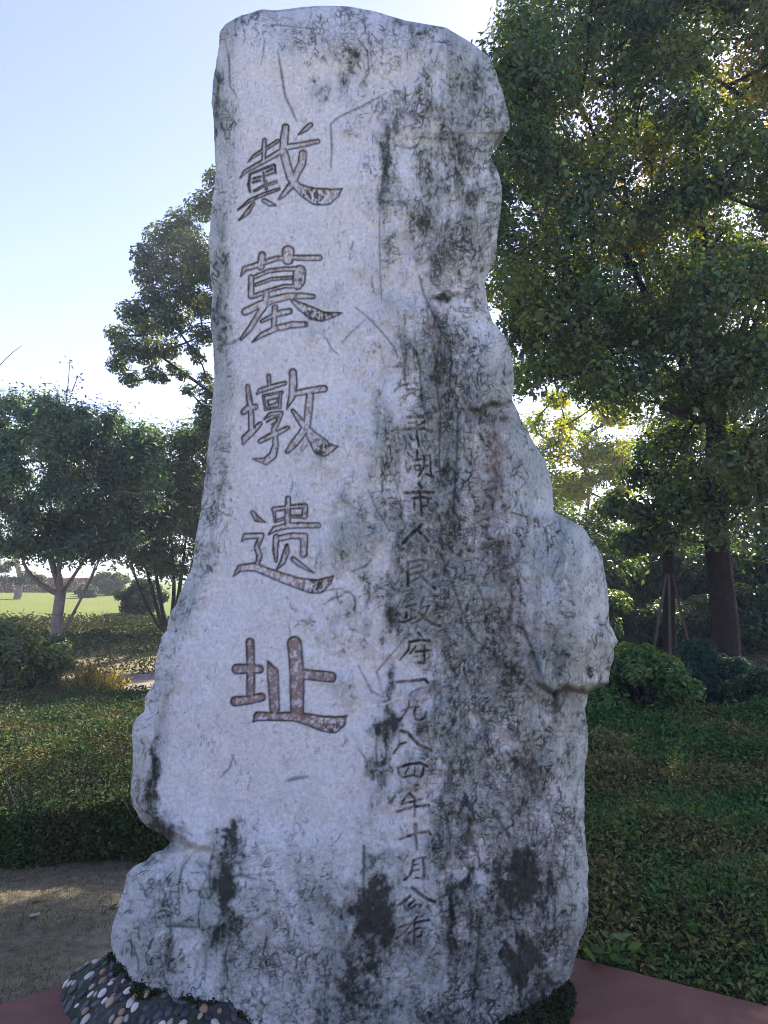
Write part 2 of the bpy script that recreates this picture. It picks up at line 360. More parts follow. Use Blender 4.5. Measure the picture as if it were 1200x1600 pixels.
SMALL = [
 ('平', 560, [u((365, 915), (600, 915), r=22), u((385, 1010), (480, 1005)), u((630, 985), (530, 1060), r=17), u((295, 1110), (480, 1095), (620, 1095), (740, 1150), r=20), u((505, 980), (515, 1200), (545, 1370), r=15)]),
 ('湖', 690, [u((370, 175), (440, 250)), u((345, 300), (340, 390), (375, 480)), u((375, 470), (430, 390)), u((520, 135), (515, 290), r=13), u((450, 295), (580, 275)), u((470, 375), (570, 375), (560, 445), (490, 450), (475, 380), r=12),
   u((625, 220), (625, 380), (590, 460), (540, 540)), u((625, 217), (720, 215)), u((720, 215), (730, 500), (760, 555), r=12), u((635, 295), (665, 290)), u((640, 380), (690, 375)), u((665, 510), (740, 545), r=16)]),
 ('市', 690, [u((545, 650), (590, 720), r=20), u((325, 800), (560, 790), (780, 795), r=20), u((560, 800), (580, 1000), (590, 1160), r=15), u((450, 885), (600, 870), (730, 890), r=16), u((475, 890), (475, 1070)), u((690, 890), (690, 1000), (600, 1010))]),
 ('人', 800, [u((590, 200), (450, 330), (300, 485), r=24), u((530, 290), (630, 380), (700, 460), r=20)]),
 ('民', 800, [u((370, 790), (560, 750), (680, 765), r=17), u((680, 770), (690, 870), r=15), u((400, 890), (580, 835)), u((400, 985), (680, 905), r=16), u((375, 790), (375, 1150), r=19), u((375, 1120), (555, 1020)), u((560, 980), (660, 1080), (790, 1190), r=20)]),
 ('政', 920, [u((345, 280), (510, 240), r=15), u((430, 310), (415, 450), r=11), u((350, 370), (345, 450), r=18), u((430, 350), (490, 345), r=11), u((230, 510), (310, 525), (500, 440)), u((625, 125), (580, 230), (565, 300), r=15), u((570, 300), (710, 265)),
   u((690, 280), (640, 400), (560, 490), (430, 545), r=11), u((550, 380), (620, 440), (740, 540), (870, 580), r=19)]),
 ('府', 920, [u((535, 685), (575, 740), r=16), u((395, 830), (560, 800), (710, 815), r=17), u((395, 840), (380, 960), (250, 1110), r=13), u((500, 890), (410, 1010), r=11), u((490, 985), (740, 960), r=13), u((635, 880), (630, 1160), r=13), u((545, 1150), (620, 1165))]),
 ('一', 1050, [u((195, 155), (430, 140), (640, 112), (685, 170), r=20)]),
 ('九', 1050, [u((400, 450), (380, 560), (240, 770), r=15), u((280, 610), (400, 550), (540, 545), r=12), u((490, 560), (470, 650), (500, 740), (570, 750), (650, 700), (660, 620), r=15)]),
 ('八', 1050, [u((340, 1100), (250, 1130), (150, 1275)), u((270, 920), (370, 950), (530, 1130), (740, 1225), r=22)]),
 ('四', 1180, [u((215, 200), (400, 140), (560, 120), (670, 170), r=18), u((215, 200), (235, 290), (290, 350), r=16), u((620, 190), (600, 310), (560, 350)), u((290, 350), (460, 310), (560, 350)), u((380, 200), (330, 290), r=8), u((480, 190), (480, 280), r=8)]),
 ('年', 1180, [u((400, 590), (290, 720)), u((400, 595), (460, 660)), u((280, 760), (440, 725), (600, 680), r=15), u((205, 885), (450, 810), (700, 780), r=18), u((475, 660), (485, 960), r=13)]),
 ('十', 1180, [u((245, 1315), (480, 1230), (700, 1190), (730, 1240), r=16), [(490, 1090, 30), (495, 1250, 20), (515, 1480, 10)]]),
 ('月', 1320, [u((455, 240), (440, 380), (400, 480), (310, 550)), u((460, 240), (560, 205), (650, 200), r=16), u((610, 220), (630, 400), (625, 540), r=20), u((470, 315), (540, 300), r=12), u((440, 410), (540, 390), r=12), u((500, 515), (600, 530), r=12)]),
 ('公', 1320, [u((410, 795), (320, 880), (220, 950), r=16), u((440, 670), (560, 770), (680, 850), (790, 890), r=22), u((480, 865), (410, 920), (340, 1025), r=15), u((350, 1030), (520, 930), (590, 940), (560, 970), r=11)]),
 ('布', 1320, [u((515, 1130), (460, 1200), (330, 1360), (190, 1470), r=12), u((250, 1285), (460, 1220), (700, 1175), r=16), u((380, 1385), (480, 1320), (540, 1300), (650, 1310), r=11), u((600, 1320), (580, 1420), (520, 1440), r=11), u((470, 1240), (475, 1560), r=12)]),
]
for nm, oy, st in SMALL: ch(600, oy, .1, st, 0.0065, nm)

def seg_sdf(strokes, ox, oy, s, extra=6):
    """signed distance (px, <0 inside) to a set of tapered strokes, with the rows/cols window it lives in"""
    al = np.array([p for st in strokes for p in st], float)
    x0, x1 = ox + (al[:, 0] - al[:, 2]).min() * s - extra, ox + (al[:, 0] + al[:, 2]).max() * s + extra
    y0, y1 = oy + (al[:, 1] - al[:, 2]).min() * s - extra, oy + (al[:, 1] + al[:, 2]).max() * s + extra
    ri = np.where((yr > y0) & (yr < y1))[0]; r0, r1 = ri[0], ri[-1] + 1
    X, Yw = XP[r0:r1], YP[r0:r1]
    cm = np.where(((X > x0) & (X < x1)).any(0))[0]; c0, c1 = cm[0], cm[-1] + 1
    X, Yw = X[:, c0:c1], Yw[:, c0:c1]
    D = np.full(X.shape, 99.0)
    for st in strokes:
        st = [(ox + a * s, oy + b * s, c * s) for a, b, c in st]
        for (ax, ay, ar), (bx, by, br) in zip(st[:-1], st[1:]):
            dx, dy = bx - ax, by - ay; L2 = dx * dx + dy * dy + 1e-9
            tt = np.clip(((X - ax) * dx + (Yw - ay) * dy) / L2, 0, 1)
            D = np.minimum(D, np.hypot(X - ax - tt * dx, Yw - ay - tt * dy) - (ar + tt * (br - ar)))
    return (slice(r0, r1), slice(c0, c1)), D
H = np.zeros_like(XP)                    # outward relief in metres
def gauss(x, y, rx, ry, a=0.0):
    dx, dy = XP - x, YP - y
    if a: ca, sa = math.cos(a), math.sin(a); dx, dy = dx * ca + dy * sa, -dx * sa + dy * ca
    return np.exp(-(dx / rx) ** 2 - (dy / ry) ** 2)
# where the surface is rough (right and foot) and where it was dressed smooth (left panel)
nA = fbm(XP / 70, YP / 110, 60, 4)
n4 = fbm(XP / 28, YP / 45, 165, 3); nL = fbm(XP / 150, YP / 200, 58, 3)
rough = sstep(-0.6, 0.75, (XP - 590 - 45 * np.sin(YP / 170)) / 190 + 0.8 * nA + 0.5 * nL + 0.35 * n4)
rough = np.maximum(rough, sstep(1230, 1420, YP + 60 * nA) * 0.8)
rough = np.maximum(rough, sstep(140, 60, YP) * 0.6)
rough = np.maximum(rough, sstep(60, 20, XP - xl[:, None]) * 0.8)
H += 0.030 * fbm(XP / 190, YP / 280, 61, 3) + 0.014 * (0.4 + rough) * fbm(XP / 62, YP / 95, 64, 3)
H += 0.0075 * (0.22 + rough) * fbm(XP / 22, YP / 34, 67, 3) + 0.0036 * (0.40 + rough) * fbm(XP / 7, YP / 10, 70, 3, 0.65)
rid = 1 - np.abs(fbm(XP / 45 + 0.5 * nA, YP / 85, 73, 3)) * 2.2
H += 0.006 * rough * rid
stair = lambda v: np.floor(v) + sstep(0.86, 1.0, v - np.floor(v))
H += 0.0095 * (0.12 + rough) * stair(3.2 * fbm(XP / 95 + .2 * n4, YP / 150, 76, 3) + 5) * sstep(0.05, 0.5, rough + 0.15)
H += 0.016 * (.25 + rough) * (np.abs(fbm(XP / 58 + .3 * n4, YP / 92, 198, 3)) - .25)
H += 0.0045 * rough * stair(2.6 * fbm(XP / 34, YP / 60, 79, 3) + 4)
# horizontal flaking laminations on the left shoulder and foot
H += 0.012 * gauss(225, 1430, 90, 110) * fbm(XP / 30, YP / 60, 74, 3)
# bosses, hollows and breaks read off the photograph
H += 0.085 * gauss(895, 930, 75, 120) + 0.03 * gauss(905, 1010, 45, 60)
H -= 0.035 * gauss(540, 112, 48, 34) ; H -= 0.02 * gauss(735, 135, 40, 45); H -= 0.022 * gauss(800, 215, 30, 16)
H += 0.02 * gauss(650, 70, 90, 30); H -= 0.018 * gauss(600, 190, 40, 60)
H -= 0.030 * gauss(695, 700, 18, 190, 0.03); H += 0.03 * gauss(770, 560, 40, 70)
H -= 0.035 * gauss(855, 1000, 14, 70, -0.35)
lx = 372 + 6 * np.sin(YP / 60) + 8 * nA
H -= 0.045 * sig((lx - XP) / 7) * sstep(70, 130, YP) * sstep(600, 520, YP)
def step_break(poly, amp, fade, soft=2.2):
    global H
    p = np.array(poly, float); yb = np.interp(XP, p[:, 0], p[:, 1]) + 3 * fbm(XP / 14, YP * 0, 80, 3)
    wx = sstep(p[0, 0] - 6, p[0, 0] + 12, XP) * sstep(p[-1, 0] + 30, p[-1, 0] + 10, XP)
    H += amp * sig((yb - YP) / soft) * np.exp(-np.clip(yb - YP, 0, 1e4) / fade) * wx
    H -= 0.45 * amp * np.exp(-np.clip(YP - yb, 0, 1e4) / (fade * 0.35)) * sig((YP - yb) / soft) * wx
step_break([(735, 641), (750, 642), (766, 629), (785, 630), (806, 624)], 0.07, 80)
step_break([(838, 1066), (868, 1085), (884, 1074), (915, 1082), (960, 1062)], 0.075, 90)
step_break([(676, 462), (690, 468), (715, 458)], 0.02, 25)
step_break([(206, 1262), (230, 1292), (262, 1312), (310, 1326)], 0.06, 60)
step_break([(768, 210), (800, 204)], 0.04, 20)
rust = np.zeros_like(H); moss = np.zeros_like(H); crack_and_shade = np.zeros_like(H)
def groove(poly, wpx, depth, dark=0.0, wig=2.0, sd=0):
    p = [(x + wig * random.uniform(-1, 1), y + wig * random.uniform(-1, 1), wpx) for x, y in poly]
    p[0] = (*poly[0], wpx * 0.4); p[-1] = (*poly[-1], wpx * 0.4)
    sl_, D = seg_sdf([p], 0, 0, 1, 4 + 3 * wpx)
    D = D + 0.6 * wpx ** 0.5 * fbm(XP[sl_] / 5, YP[sl_] / 5, 90 + sd, 3)
    g = sig(-D / (0.35 * wpx + 0.35))
    H[sl_] -= depth * g
    if dark: crack_and_shade[sl_] = np.maximum(crack_and_shade[sl_], dark * g)
groove([(264, 1085), (252, 1140), (246, 1200), (240, 1245), (232, 1280)], 9, 0.05)
groove([(300, 1335), (286, 1352), (282, 1375), (280, 1420)], 1.2, 0.006, .7)
for pl, wp in [([(355, 1372), (375, 1369), (400, 1374)], 2.2), ([(263, 1447), (285, 1446), (312, 1450)], 1.8), ([(405, 1387), (420, 1391)], 1.2),
           ([(447, 1220), (462, 1217), (480, 1214)], 2.2), ([(299, 1364), (312, 1364)], 1.0), ([(331, 697), (345, 684)], 1.8), ([(318, 828), (332, 818)], 1.2),
           ([(318, 803), (332, 795)], 1.2), ([(316, 898), (330, 891)], 1.3), ([(346, 540), (362, 536), (374, 529)], 1.8), ([(322, 715), (326, 735), (322, 760)], 1.6),
           ([(318, 874), (328, 866)], 1.2)]:
    groove(pl, wp, 0.010, 0.9)
LONG = [([(620, 573), (631, 573)], 1.1), ([(631, 562), (632, 590), (636, 602)], 1.1), ([(622, 604), (632, 602), (639, 600)], 1.2), ([(622, 598), (624, 605), (615, 612)], 1.1), ([(634, 608), (648, 609), (661, 610)], 1.2), ([(676, 512), (684, 494), (694, 512), (676, 512)], 1.1),
 ([(735, 641), (750, 643), (767, 630), (785, 631), (806, 625)], 3.2), ([(838, 1067), (868, 1087), (884, 1076), (915, 1084), (955, 1064)], 2.8), ([(676, 463), (690, 469), (716, 458)], 1.6),  # dark lines along the ledges: their shadow painted over shallow grooves

 ([(434, 80), (440, 115), (445, 150), (455, 170), (464, 190)], 1.1), ([(413, 60), (411, 80), (408, 100)], .7), ([(352, 60), (358, 100), (359, 135)], .9),
 ([(487, 45), (487, 70)], .7), ([(558, 60), (574, 80), (577, 115), (562, 133)], .8), ([(604, 145), (565, 165), (530, 183), (517, 195), (520, 230), (517, 262)], 1.0),
 ([(605, 190), (606, 235), (598, 275), (593, 320)], 1.6), ([(617, 227), (640, 231), (655, 225)], .8), ([(660, 190), (672, 160)], .8), ([(612, 130), (628, 155)], .8),
 ([(490, 45), (430, 38), (415, 42)], .7), ([(575, 40), (562, 60)], .7), ([(593, 320), (592, 400), (596, 470)], .6),
 ([(655, 430), (662, 458), (672, 480), (682, 505), (690, 520), (703, 535), (705, 570), (702, 600)], 1.4), ([(555, 480), (580, 500), (600, 520), (618, 545), (622, 560)], .8),
 ([(570, 500), (548, 520), (535, 535)], .8), ([(510, 530), (520, 545), (527, 553)], .8), ([(636, 530), (650, 548), (656, 575), (660, 620), (668, 660)], .9), ([(636, 530), (622, 545)], .8),
 ([(636, 640), (655, 650), (690, 640), (705, 655)], 1.0), ([(702, 600), (715, 640), (712, 720), (708, 800), (712, 850)], 1.3), ([(690, 520), (680, 580), (690, 650), (685, 720), (690, 760)], 1.0),
 ([(700, 700), (690, 740), (684, 765)], 1.0), ([(632, 560), (632, 600), (640, 615)], 1.0), ([(606, 573), (630, 573)], .7), ([(618, 750), (622, 770)], 1.0), ([(580, 770), (610, 765)], .8),
 ([(575, 765), (590, 800), (604, 820)], .7), ([(625, 775), (628, 820)], .7), ([(550, 893), (570, 885), (580, 875)], 1.0), ([(560, 900), (577, 912), (577, 930), (572, 950)], .9),
 ([(505, 945), (520, 935), (535, 930), (540, 925)], .9), ([(497, 925), (520, 922), (535, 920)], .7), ([(690, 870), (710, 920), (725, 960), (740, 1000), (770, 1020), (780, 1038)], 1.0),
 ([(745, 910), (755, 940), (760, 980)], .9), ([(800, 975), (818, 985), (830, 1010), (840, 1040), (850, 1065)], 1.8), ([(775, 1040), (800, 1045), (810, 1060), (835, 1082)], 1.8), ([(760, 1050), (775, 1040)], 1.0),
 ([(852, 1070), (868, 1090), (872, 1110)], 2.5), ([(885, 1080), (880, 1100), (868, 1115)], 2.0), ([(590, 1140), (588, 1170), (590, 1205)], 1.1), ([(560, 1170), (575, 1190), (572, 1215)], .8),
 ([(655, 1204), (740, 1204)], .6), ([(672, 1204), (687, 1180), (700, 1200)], .6), ([(704, 1390), (706, 1420), (704, 1450), (712, 1480)], 2.2), ([(738, 1420), (735, 1470), (728, 1497)], 1.4),
 ([(750, 1430), (748, 1480), (742, 1530), (740, 1560)], 2.0), ([(765, 1380), (768, 1400), (763, 1420)], 1.6), ([(720, 1340), (735, 1360), (725, 1400)], 1.6), ([(690, 1250), (700, 1290), (704, 1330)], 1.0),
 ([(770, 1270), (790, 1300), (800, 1320)], 1.0), ([(858, 1270), (868, 1300), (864, 1330)], 1.0), ([(885, 1320), (880, 1360), (895, 1400)], 1.0), ([(568, 1320), (570, 1370), (567, 1400)], 1.4),
 ([(640, 990), (590, 1050), (600, 1090)], .8), ([(560, 1040), (580, 1080), (600, 1090)], .8), ([(455, 1000), (450, 970)], .5), ([(335, 1320), (326, 1360), (330, 1400)], 1.2),
 ([(358, 1470), (352, 1500), (356, 1530)], 1.0), ([(205, 1470), (215, 1500), (218, 1520)], 1.0), ([(265, 1430), (270, 1480), (262, 1510)], 1.3), ([(322, 1490), (320, 1530)], 1.2),
 ([(430, 1480), (445, 1520), (440, 1550)], .6), ([(365, 1180), (358, 1200), (345, 1215)], 1.0), ([(362, 1180), (370, 1195)], .9), ([(875, 870), (862, 905)], 1.0), ([(800, 870), (815, 920), (812, 960)], .8),
]
for k, (pl, wp) in enumerate(LONG): groove(pl, wp * 1.15, 0.0055 * wp ** 0.5, 0.95, 1.5, k % 6)
# fine craze lines: zero lines of warped noise, dense where the stone is rough
wx = 11 * fbm(XP / 40, YP / 40, 110, 3); wy = 9 * fbm(XP / 40, YP / 40, 115, 3)
dens = np.clip(rough * 1.0 + 0.15 + 0.75 * fbm(XP / 130, YP / 190, 197, 3), -.3, 1.15) * (1 - .45 * gauss(890, 900, 110, 190)) * (1 - .35 * gauss(790, 640, 50, 170))
craze = np.zeros_like(H)
for k, (sx, sy, wpx, wg, bias) in enumerate([(46, 95, 1.2, 1, -.10), (26, 44, 1.0, .9, -.22), (40, 15, 1.0, .9, -.25), (70, 26, 1.1, .9, -.2)]):
    fn = lambda dx, dy: fbm((XP + wx + dx) / sx, (YP + wy + dy) / sy, 120 + 5 * k, 4, 0.62)
    f0 = fn(0, 0); gr = np.hypot(fn(1.0, 0) - f0, fn(0, 1.0) - f0) + 0.006
    dl_ = np.abs(f0) / gr
    gate = sstep(-0.05, 0.22, 1.5 * fbm(XP / 75, YP / 110, 140 + k, 3) + 0.5 * fbm(XP / 15, YP / 22, 150 + 2 * k, 2) + 0.80 * dens - 0.80 + bias + .22 * (np.abs(XP - 690 - .12 * (YP - 700)) < 90))
    craze = np.maximum(craze, wg * np.exp(-(dl_ / (wpx * (0.6 + 0.7 * gate))) ** 2) * gate)
jx = XP + 2.6 * fbm(XP / 9, YP / 9, 191, 3, .65) + .6 * wx; jy = YP + 2.6 * fbm(XP / 9, YP / 9, 194, 3, .65) + .6 * wy
for k, (sx, sy, wl, wg, bias) in enumerate([(30, 58, .050, 1., -.06), (15, 26, .075, .95, .0), (24, 12, .085, .9, -.1), (9, 13, .13, .8, .04)]):
    d = voro(jx / sx + 7 * k, jy / sy, 300 + k)
    gate = sstep(-0.08, 0.20, 1.4 * fbm(XP / 70, YP / 120, 240 + k, 3) + 1.15 * fbm(XP / 17, YP / 28, 250 + 3 * k, 3, .6) + 0.66 * dens - 0.95 + bias + .12 * (k == 0) + .22 * (np.abs(XP - 690 - .12 * (YP - 700)) < 90))
    craze = np.maximum(craze, wg * np.exp(-(d / (wl * (.5 + .6 * gate))) ** 2) * gate)
nick = sstep(.50, .68, perlin(XP / 2.6 + .1 * wx, YP / 15, 172)) * sstep(-.1, .4, fbm(XP / 60, YP / 60, 174, 3) + .1)
H -= 0.0014 * nick
H -= 0.0028 * craze
# dark stains (moss, algae), shade painted in a crease and under ledges, brown staining
wA = fbm(XP / 36, YP / 46, 176, 4, .6) * 1.6; wB = fbm(XP / 36, YP / 46, 181, 4, .6) * 1.6; wS = fbm(XP / 8, YP / 130, 199, 3)
def stain(arr, lst):
    for (x, y, rx, ry, a, amt) in lst:
        k = min(rx, ry) * 0.85 + 4
        dx, dy = XP - x + k * wA, YP - y + 1.3 * k * wB
        if a: dx, dy = dx * math.cos(a) + dy * math.sin(a), -dx * math.sin(a) + dy * math.cos(a)
        rye = np.where(dy > 0, ry * (1.0 + 1.1 * np.clip(.5 + 1.2 * wS, 0, 1.6)), ry * .85)
        arr[...] = np.maximum(arr, amt * np.exp(-((dx / rx) ** 2 + (dy / rye) ** 2) ** 1.15))
stain(moss, [(545, 112, 42, 30, 0.2, .62), (502, 140, 18, 22, 0, .5), (735, 135, 38, 40, .4, .6), (700, 250, 60, 85, .3, .62), (660, 340, 45, 60, 0, .5), (600, 265, 10, 70, 0, .7),
     (345, 490, 16, 55, 0, .7), (340, 150, 9, 60, 0, .7), (345, 385, 14, 60, 0, .45), (690, 560, 22, 95, .1, .65), (640, 545, 30, 25, 0, .5), (520, 470, 40, 45, .5, .35), (700, 760, 26, 130, 0, .6),
     (620, 830, 25, 50, 0, .5), (700, 930, 75, 120, 0, .42), (612, 962, 14, 25, 0, .7), (610, 1060, 12, 40, 0, .75), (605, 1125, 22, 26, 0, .95), (590, 1180, 26, 40, 0, .7), (710, 1125, 8, 10, 0, .9),
     (525, 970, 18, 40, .3, .5), (715, 1262, 24, 20, 0, .9), (735, 1290, 12, 16, 0, .8), (240, 1190, 13, 62, .05, .85), (255, 1295, 34, 22, .3, .8), (360, 1300, 22, 28, 0, .95), (352, 1380, 24, 75, 0, 1.0),
     (342, 1450, 22, 40, 0, .8), (295, 1440, 70, 9, 0, .5), (265, 1480, 10, 35, 0, .7), (585, 1340, 34, 30, 0, .55), (585, 1415, 46, 52, 0, 1.1), (520, 1425, 22, 45, 0, .6), (560, 1520, 42, 55, 0, .8),
     (575, 1580, 80, 28, 0, .75), (705, 1420, 9, 75, 0, .95), (730, 1370, 20, 45, .3, .85), (820, 1365, 52, 42, 0, 1.1), (815, 1490, 36, 42, 0, 1.25), (780, 1440, 24, 60, .3, .7), (690, 1590, 40, 20, 0, .7),
     (875, 1010, 26, 45, .3, .62), (800, 1050, 30, 14, .4, .75), (868, 1095, 22, 18, 0, .9), (820, 1205, 24, 40, 0, .75), (890, 1180, 14, 40, 0, .4), (690, 1310, 60, 80, 0, .35), (840, 1560, 50, 30, 0, .7),
     (760, 590, 40, 14, 0, .3), (770, 650, 40, 16, 0, .75), (690, 465, 22, 8, 0, .85), (880, 1440, 18, 60, 0, .45), (655, 800, 60, 6, 0, .35), (510, 1560, 30, 40, 0, .6), (780, 390, 12, 25, 0, .6)])
stain(rust, [(772, 725, 20, 85, .12, 1.), (785, 880, 20, 60, .1, .8), (800, 960, 25, 60, 0, .8), (690, 820, 14, 40, 0, .45), (672, 500, 14, 18, 0, .9), (735, 640, 10, 20, 0, .7), (822, 1205, 26, 48, 0, .85),
     (585, 1410, 40, 45, 0, .8), (825, 1350, 50, 35, 0, .8), (815, 1480, 32, 38, 0, .7), (675, 1078, 20, 10, 0, .8), (255, 1288, 30, 22, .2, .6), (660, 775, 22, 8, 0, .5), (640, 1465, 25, 25, 0, .4),
     (645, 1095, 16, 22, 0, .6), (625, 885, 14, 14, 0, .6), (890, 1095, 30, 20, 0, .4), (615, 960, 12, 18, 0, .6)])
# pits in the heavily stained spots
n3 = fbm(XP / 9, YP / 13, 160, 4, 0.6); n5 = fbm(XP / 3.5, YP / 5.0, 168, 2)
mm = sstep(0.30, 0.78, moss * (0.85 + 0.25 * n4) + 0.42 * n3 + 0.22 * n5 + 0.10 * n4)
mm = np.clip(mm * sstep(0.12, 0.4, moss + 0.12 * n4), 0, 1)
pit = sstep(.34, .56, fbm(XP / 5.5, YP / 6.5, 420, 3)) * sstep(-.1, .4, fbm(XP / 60, YP / 80, 424, 3) + .5 * rough)
H -= 0.006 * mm * (0.5 + n3) + 0.004 * pit
# carve the lettering
halo = np.zeros_like(H); cid = np.zeros(XP.shape, np.int16); cdep = np.zeros_like(H); paint = np.zeros_like(H); wall_shade_grime = np.zeros_like(H)
for k, (ox, oy, s, st, dep, nm) in enumerate(CH):
    sl_, D = seg_sdf(st, ox, oy, s)
    big = dep > 0.01
    halo[sl_] = np.maximum(halo[sl_], sstep(9, 1, D)); D = D - (0.0 if big else 0.45)
    D = D + (0.5 if big else 0.35) * fbm(XP[sl_] / 6, YP[sl_] / 6, 180, 2)
    ww = 3.4 if big else 2.0
    g = sstep(0.6, -ww, D)
    base = H[sl_]
    H[sl_] = base - dep * g
    c = cid[sl_]; c[D < 0.2] = k + 1
    if big: wall_shade_grime[sl_] = np.maximum(wall_shade_grime[sl_], np.exp(-((D + 0.7) / 1.6) ** 2))
    else: wall_shade_grime[sl_] = np.maximum(wall_shade_grime[sl_], sig(-(D - 0.1) / 0.35))
    paint[sl_] = np.maximum(paint[sl_], sstep(0.3, -1.2, D))
# --- colour of the stone
c_light = np.array([0.60, 0.625, 0.645]); c_mid = np.array([0.315, 0.36, 0.345]); c_dark = np.array([0.023, 0.027, 0.022]); c_rust = np.array([0.13, 0.085, 0.085]); c_white = np.array([0.66, 0.66, 0.70])
grey = sstep(-0.30, 0.55, 0.65 * nA + 0.5 * n4 + 0.75 * (rough - 0.48) + 0.5 * moss - 0.05) * (0.30 + 0.70 * rough)
grey = np.clip(grey + 0.35 * sstep(0.1, 0.6, moss), 0, 1)
lerp = lambda a, b, tt: a + (b - a) * tt[..., None]
col = lerp(np.broadcast_to(c_light, XP.shape + (3,)).copy(), c_mid, grey)
col = lerp(col, c_white, 0.5 * sstep(0.25, 0.5, n4 - 0.4 * n3 - moss))
rr = np.clip(rust * (0.85 + 0.9 * n3 + 0.6 * n4), 0, 1)
drip = fbm(XP / 9, YP / 150, 185, 3) + .6 * fbm(XP / 4, YP / 50, 188, 2)
wth = np.clip(sstep(.05, .75, drip + .9 * (rough - .55) + .4 * nL) * (.15 + .6 * rough) + .75 * sstep(.1, .7, moss + .25 * n4 + .15 * n3), 0, 1)
wth = wth * (.7 + .5 * n4 + .4 * n3) * (1 - .6 * halo)
col = lerp(col, np.array([0.140, 0.165, 0.150]), 0.42 * np.clip(wth, 0, 1))
col = lerp(col, c_rust, 0.85 * rr)
spk = sstep(0.24, 0.44, n5 + 0.6 * n3 + 0.25 * n4) * (0.10 + 0.65 * rough)
col = lerp(col, c_dark * 2.0, 0.55 * spk)
col = lerp(col, c_dark * 2.2, 0.45 * pit)
col = lerp(col, c_dark * (1 + 0.8 * rr[..., None]), 0.93 * mm)
col = lerp(col, c_dark * 1.6, 0.97 * craze * (.55 + .6 * sstep(-.3, .3, n3 + n4)) * (1 - .55 * halo) * (0.55 + 0.45 * rough))
col = lerp(col, c_dark * 3.0, 0.45 * nick)
col = col * (1 + 0.10 * nL + 0.10 * n4 + 0.06 * n3)[..., None]
col = lerp(col, c_dark, 0.9 * crack_and_shade)
# white calcite vein
for pl in [[(535, 1108), (570, 1104), (600, 1100), (625, 1090)], [(520, 1110), (548, 1108)]]:
    sl_, D = seg_sdf([[(x, y, .8) for x, y in pl]], 0, 0, 1, 8)
    col[sl_] = lerp(col[sl_], np.array([.72, .72, .75]), 0.8 * sig(-(D + 0.6 * n5[sl_]) / 0.6))
# remnants of old paint and grime in the letters; edge shade painted in
brn = np.array([0.175, 0.075, 0.050]); red = np.array([0.29, 0.125, 0.095])
amt = sstep(-0.15, 0.35, n3 + 0.5 * n5 + np.interp(YP, [150, 420, 640, 900, 960, 1000, 1160, 1500], [-.16, -.05, -.09, .04, .10, .28, .28, .0]))
col = lerp(col, np.where((YP > 985)[..., None] & (YP < 1160)[..., None] & (XP < 560)[..., None], brn, red * 0.9), 0.72 * amt * paint)
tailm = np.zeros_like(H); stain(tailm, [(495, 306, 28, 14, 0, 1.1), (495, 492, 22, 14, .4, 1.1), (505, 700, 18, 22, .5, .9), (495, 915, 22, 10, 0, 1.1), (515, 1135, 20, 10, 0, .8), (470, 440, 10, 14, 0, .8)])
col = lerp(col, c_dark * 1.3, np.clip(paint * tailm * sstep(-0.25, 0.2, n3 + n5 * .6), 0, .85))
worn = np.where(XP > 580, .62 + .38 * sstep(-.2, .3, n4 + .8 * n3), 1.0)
col = lerp(col, c_dark * 0.7, 0.97 * worn * wall_shade_grime * (0.92 + 0.08 * np.sign(n4)))  # dark groove edges: grime plus painted shade
col = np.clip(col, 0.012, 0.8)
# --- depth and positions
ev = np.clip((yr - 8.5) / 120.0, 0, 1)
tp = np.sqrt(np.clip(1 - (1 - ev) ** 2, 0, 1))[:, None]
def smooth1(a, sg):
    yy = np.arange(yr[0], yr[-1], 1.0); b = np.interp(yy, yr, a); k = np.exp(-np.arange(-4 * sg, 4 * sg + 1) ** 2 / (2.0 * sg * sg)); k /= k.sum()
    m = 4 * sg; return np.interp(yr, yy, np.convolve(np.concatenate([np.full(m, b[0]), b, np.full(m, b[-1])]), k, 'valid'))
near_top = sstep(140, 40, yr)
xls = smooth1(xl, 45) - 8; xrs = smooth1(xr_, 45) + 8
xls = xls * (1 - near_top) + xl * near_top; xrs = xrs * (1 - near_top) + xr_ * near_top
Ssm = np.clip((XP - ((xls + xrs) / 2)[:, None]) / ((xrs - xls) / 2)[:, None], -1, 1)
epx = np.clip(np.minimum(XP - xl[:, None], xr_[:, None] - XP), 0, 1e3)
qe = np.sqrt(np.clip(1 - (1 - np.clip(epx / 55.0, 0, 1)) ** 2, 0, 1))
prof = (np.clip(1 - np.abs(Ssm) ** 2.8, 0, 1) ** 0.62 * 0.86 + 0.14) * qe
DM = np.interp(yr, [0, 1000, 1660], [3.02, 2.97, 2.97])[:, None]
BF = np.interp(yr, [0, 300, 1000, 1660], [0.22, 0.25, 0.27, 0.30])[:, None]
edge = sstep(0.0, 0.10, 1 - np.abs(S))
D = DM - BF * prof * tp - H * (0.15 + 0.85 * edge) * (0.3 + 0.7 * tp)
front = P(XP, YP, D)
NR = len(yr)
tb = np.linspace(1, -1, NB + 2)[1:-1]
SB, YB = np.meshgrid(tb, yr)
pb = np.clip(1 - np.abs(SB) ** 2.4, 0, 1) ** 0.55
mid = P((xl + xr_)[:, None] / 2 + SB * ((xr_ - xl) / 2)[:, None] * (1 - 0.05 * pb), YB, np.broadcast_to(DM, SB.shape))
back = mid.copy()
back[..., 1] += (0.38 * tp * pb) * (1 + 0.25 * fbm(SB * 3, YB / 120, 190, 4))
back[..., 2] -= 0.12 * pb * (1 - ev[:, None] * 0.6)
allv = np.concatenate([front, back], 1)
NC = NF + NB
bcol = np.clip(c_mid * (1 + 0.4 * fbm(SB * 6, YB / 60, 195, 4))[..., None], 0.03, 1)
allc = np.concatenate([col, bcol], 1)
ii = np.arange(NR * NC).reshape(NR, NC); jj = np.roll(ii, -1, 1)
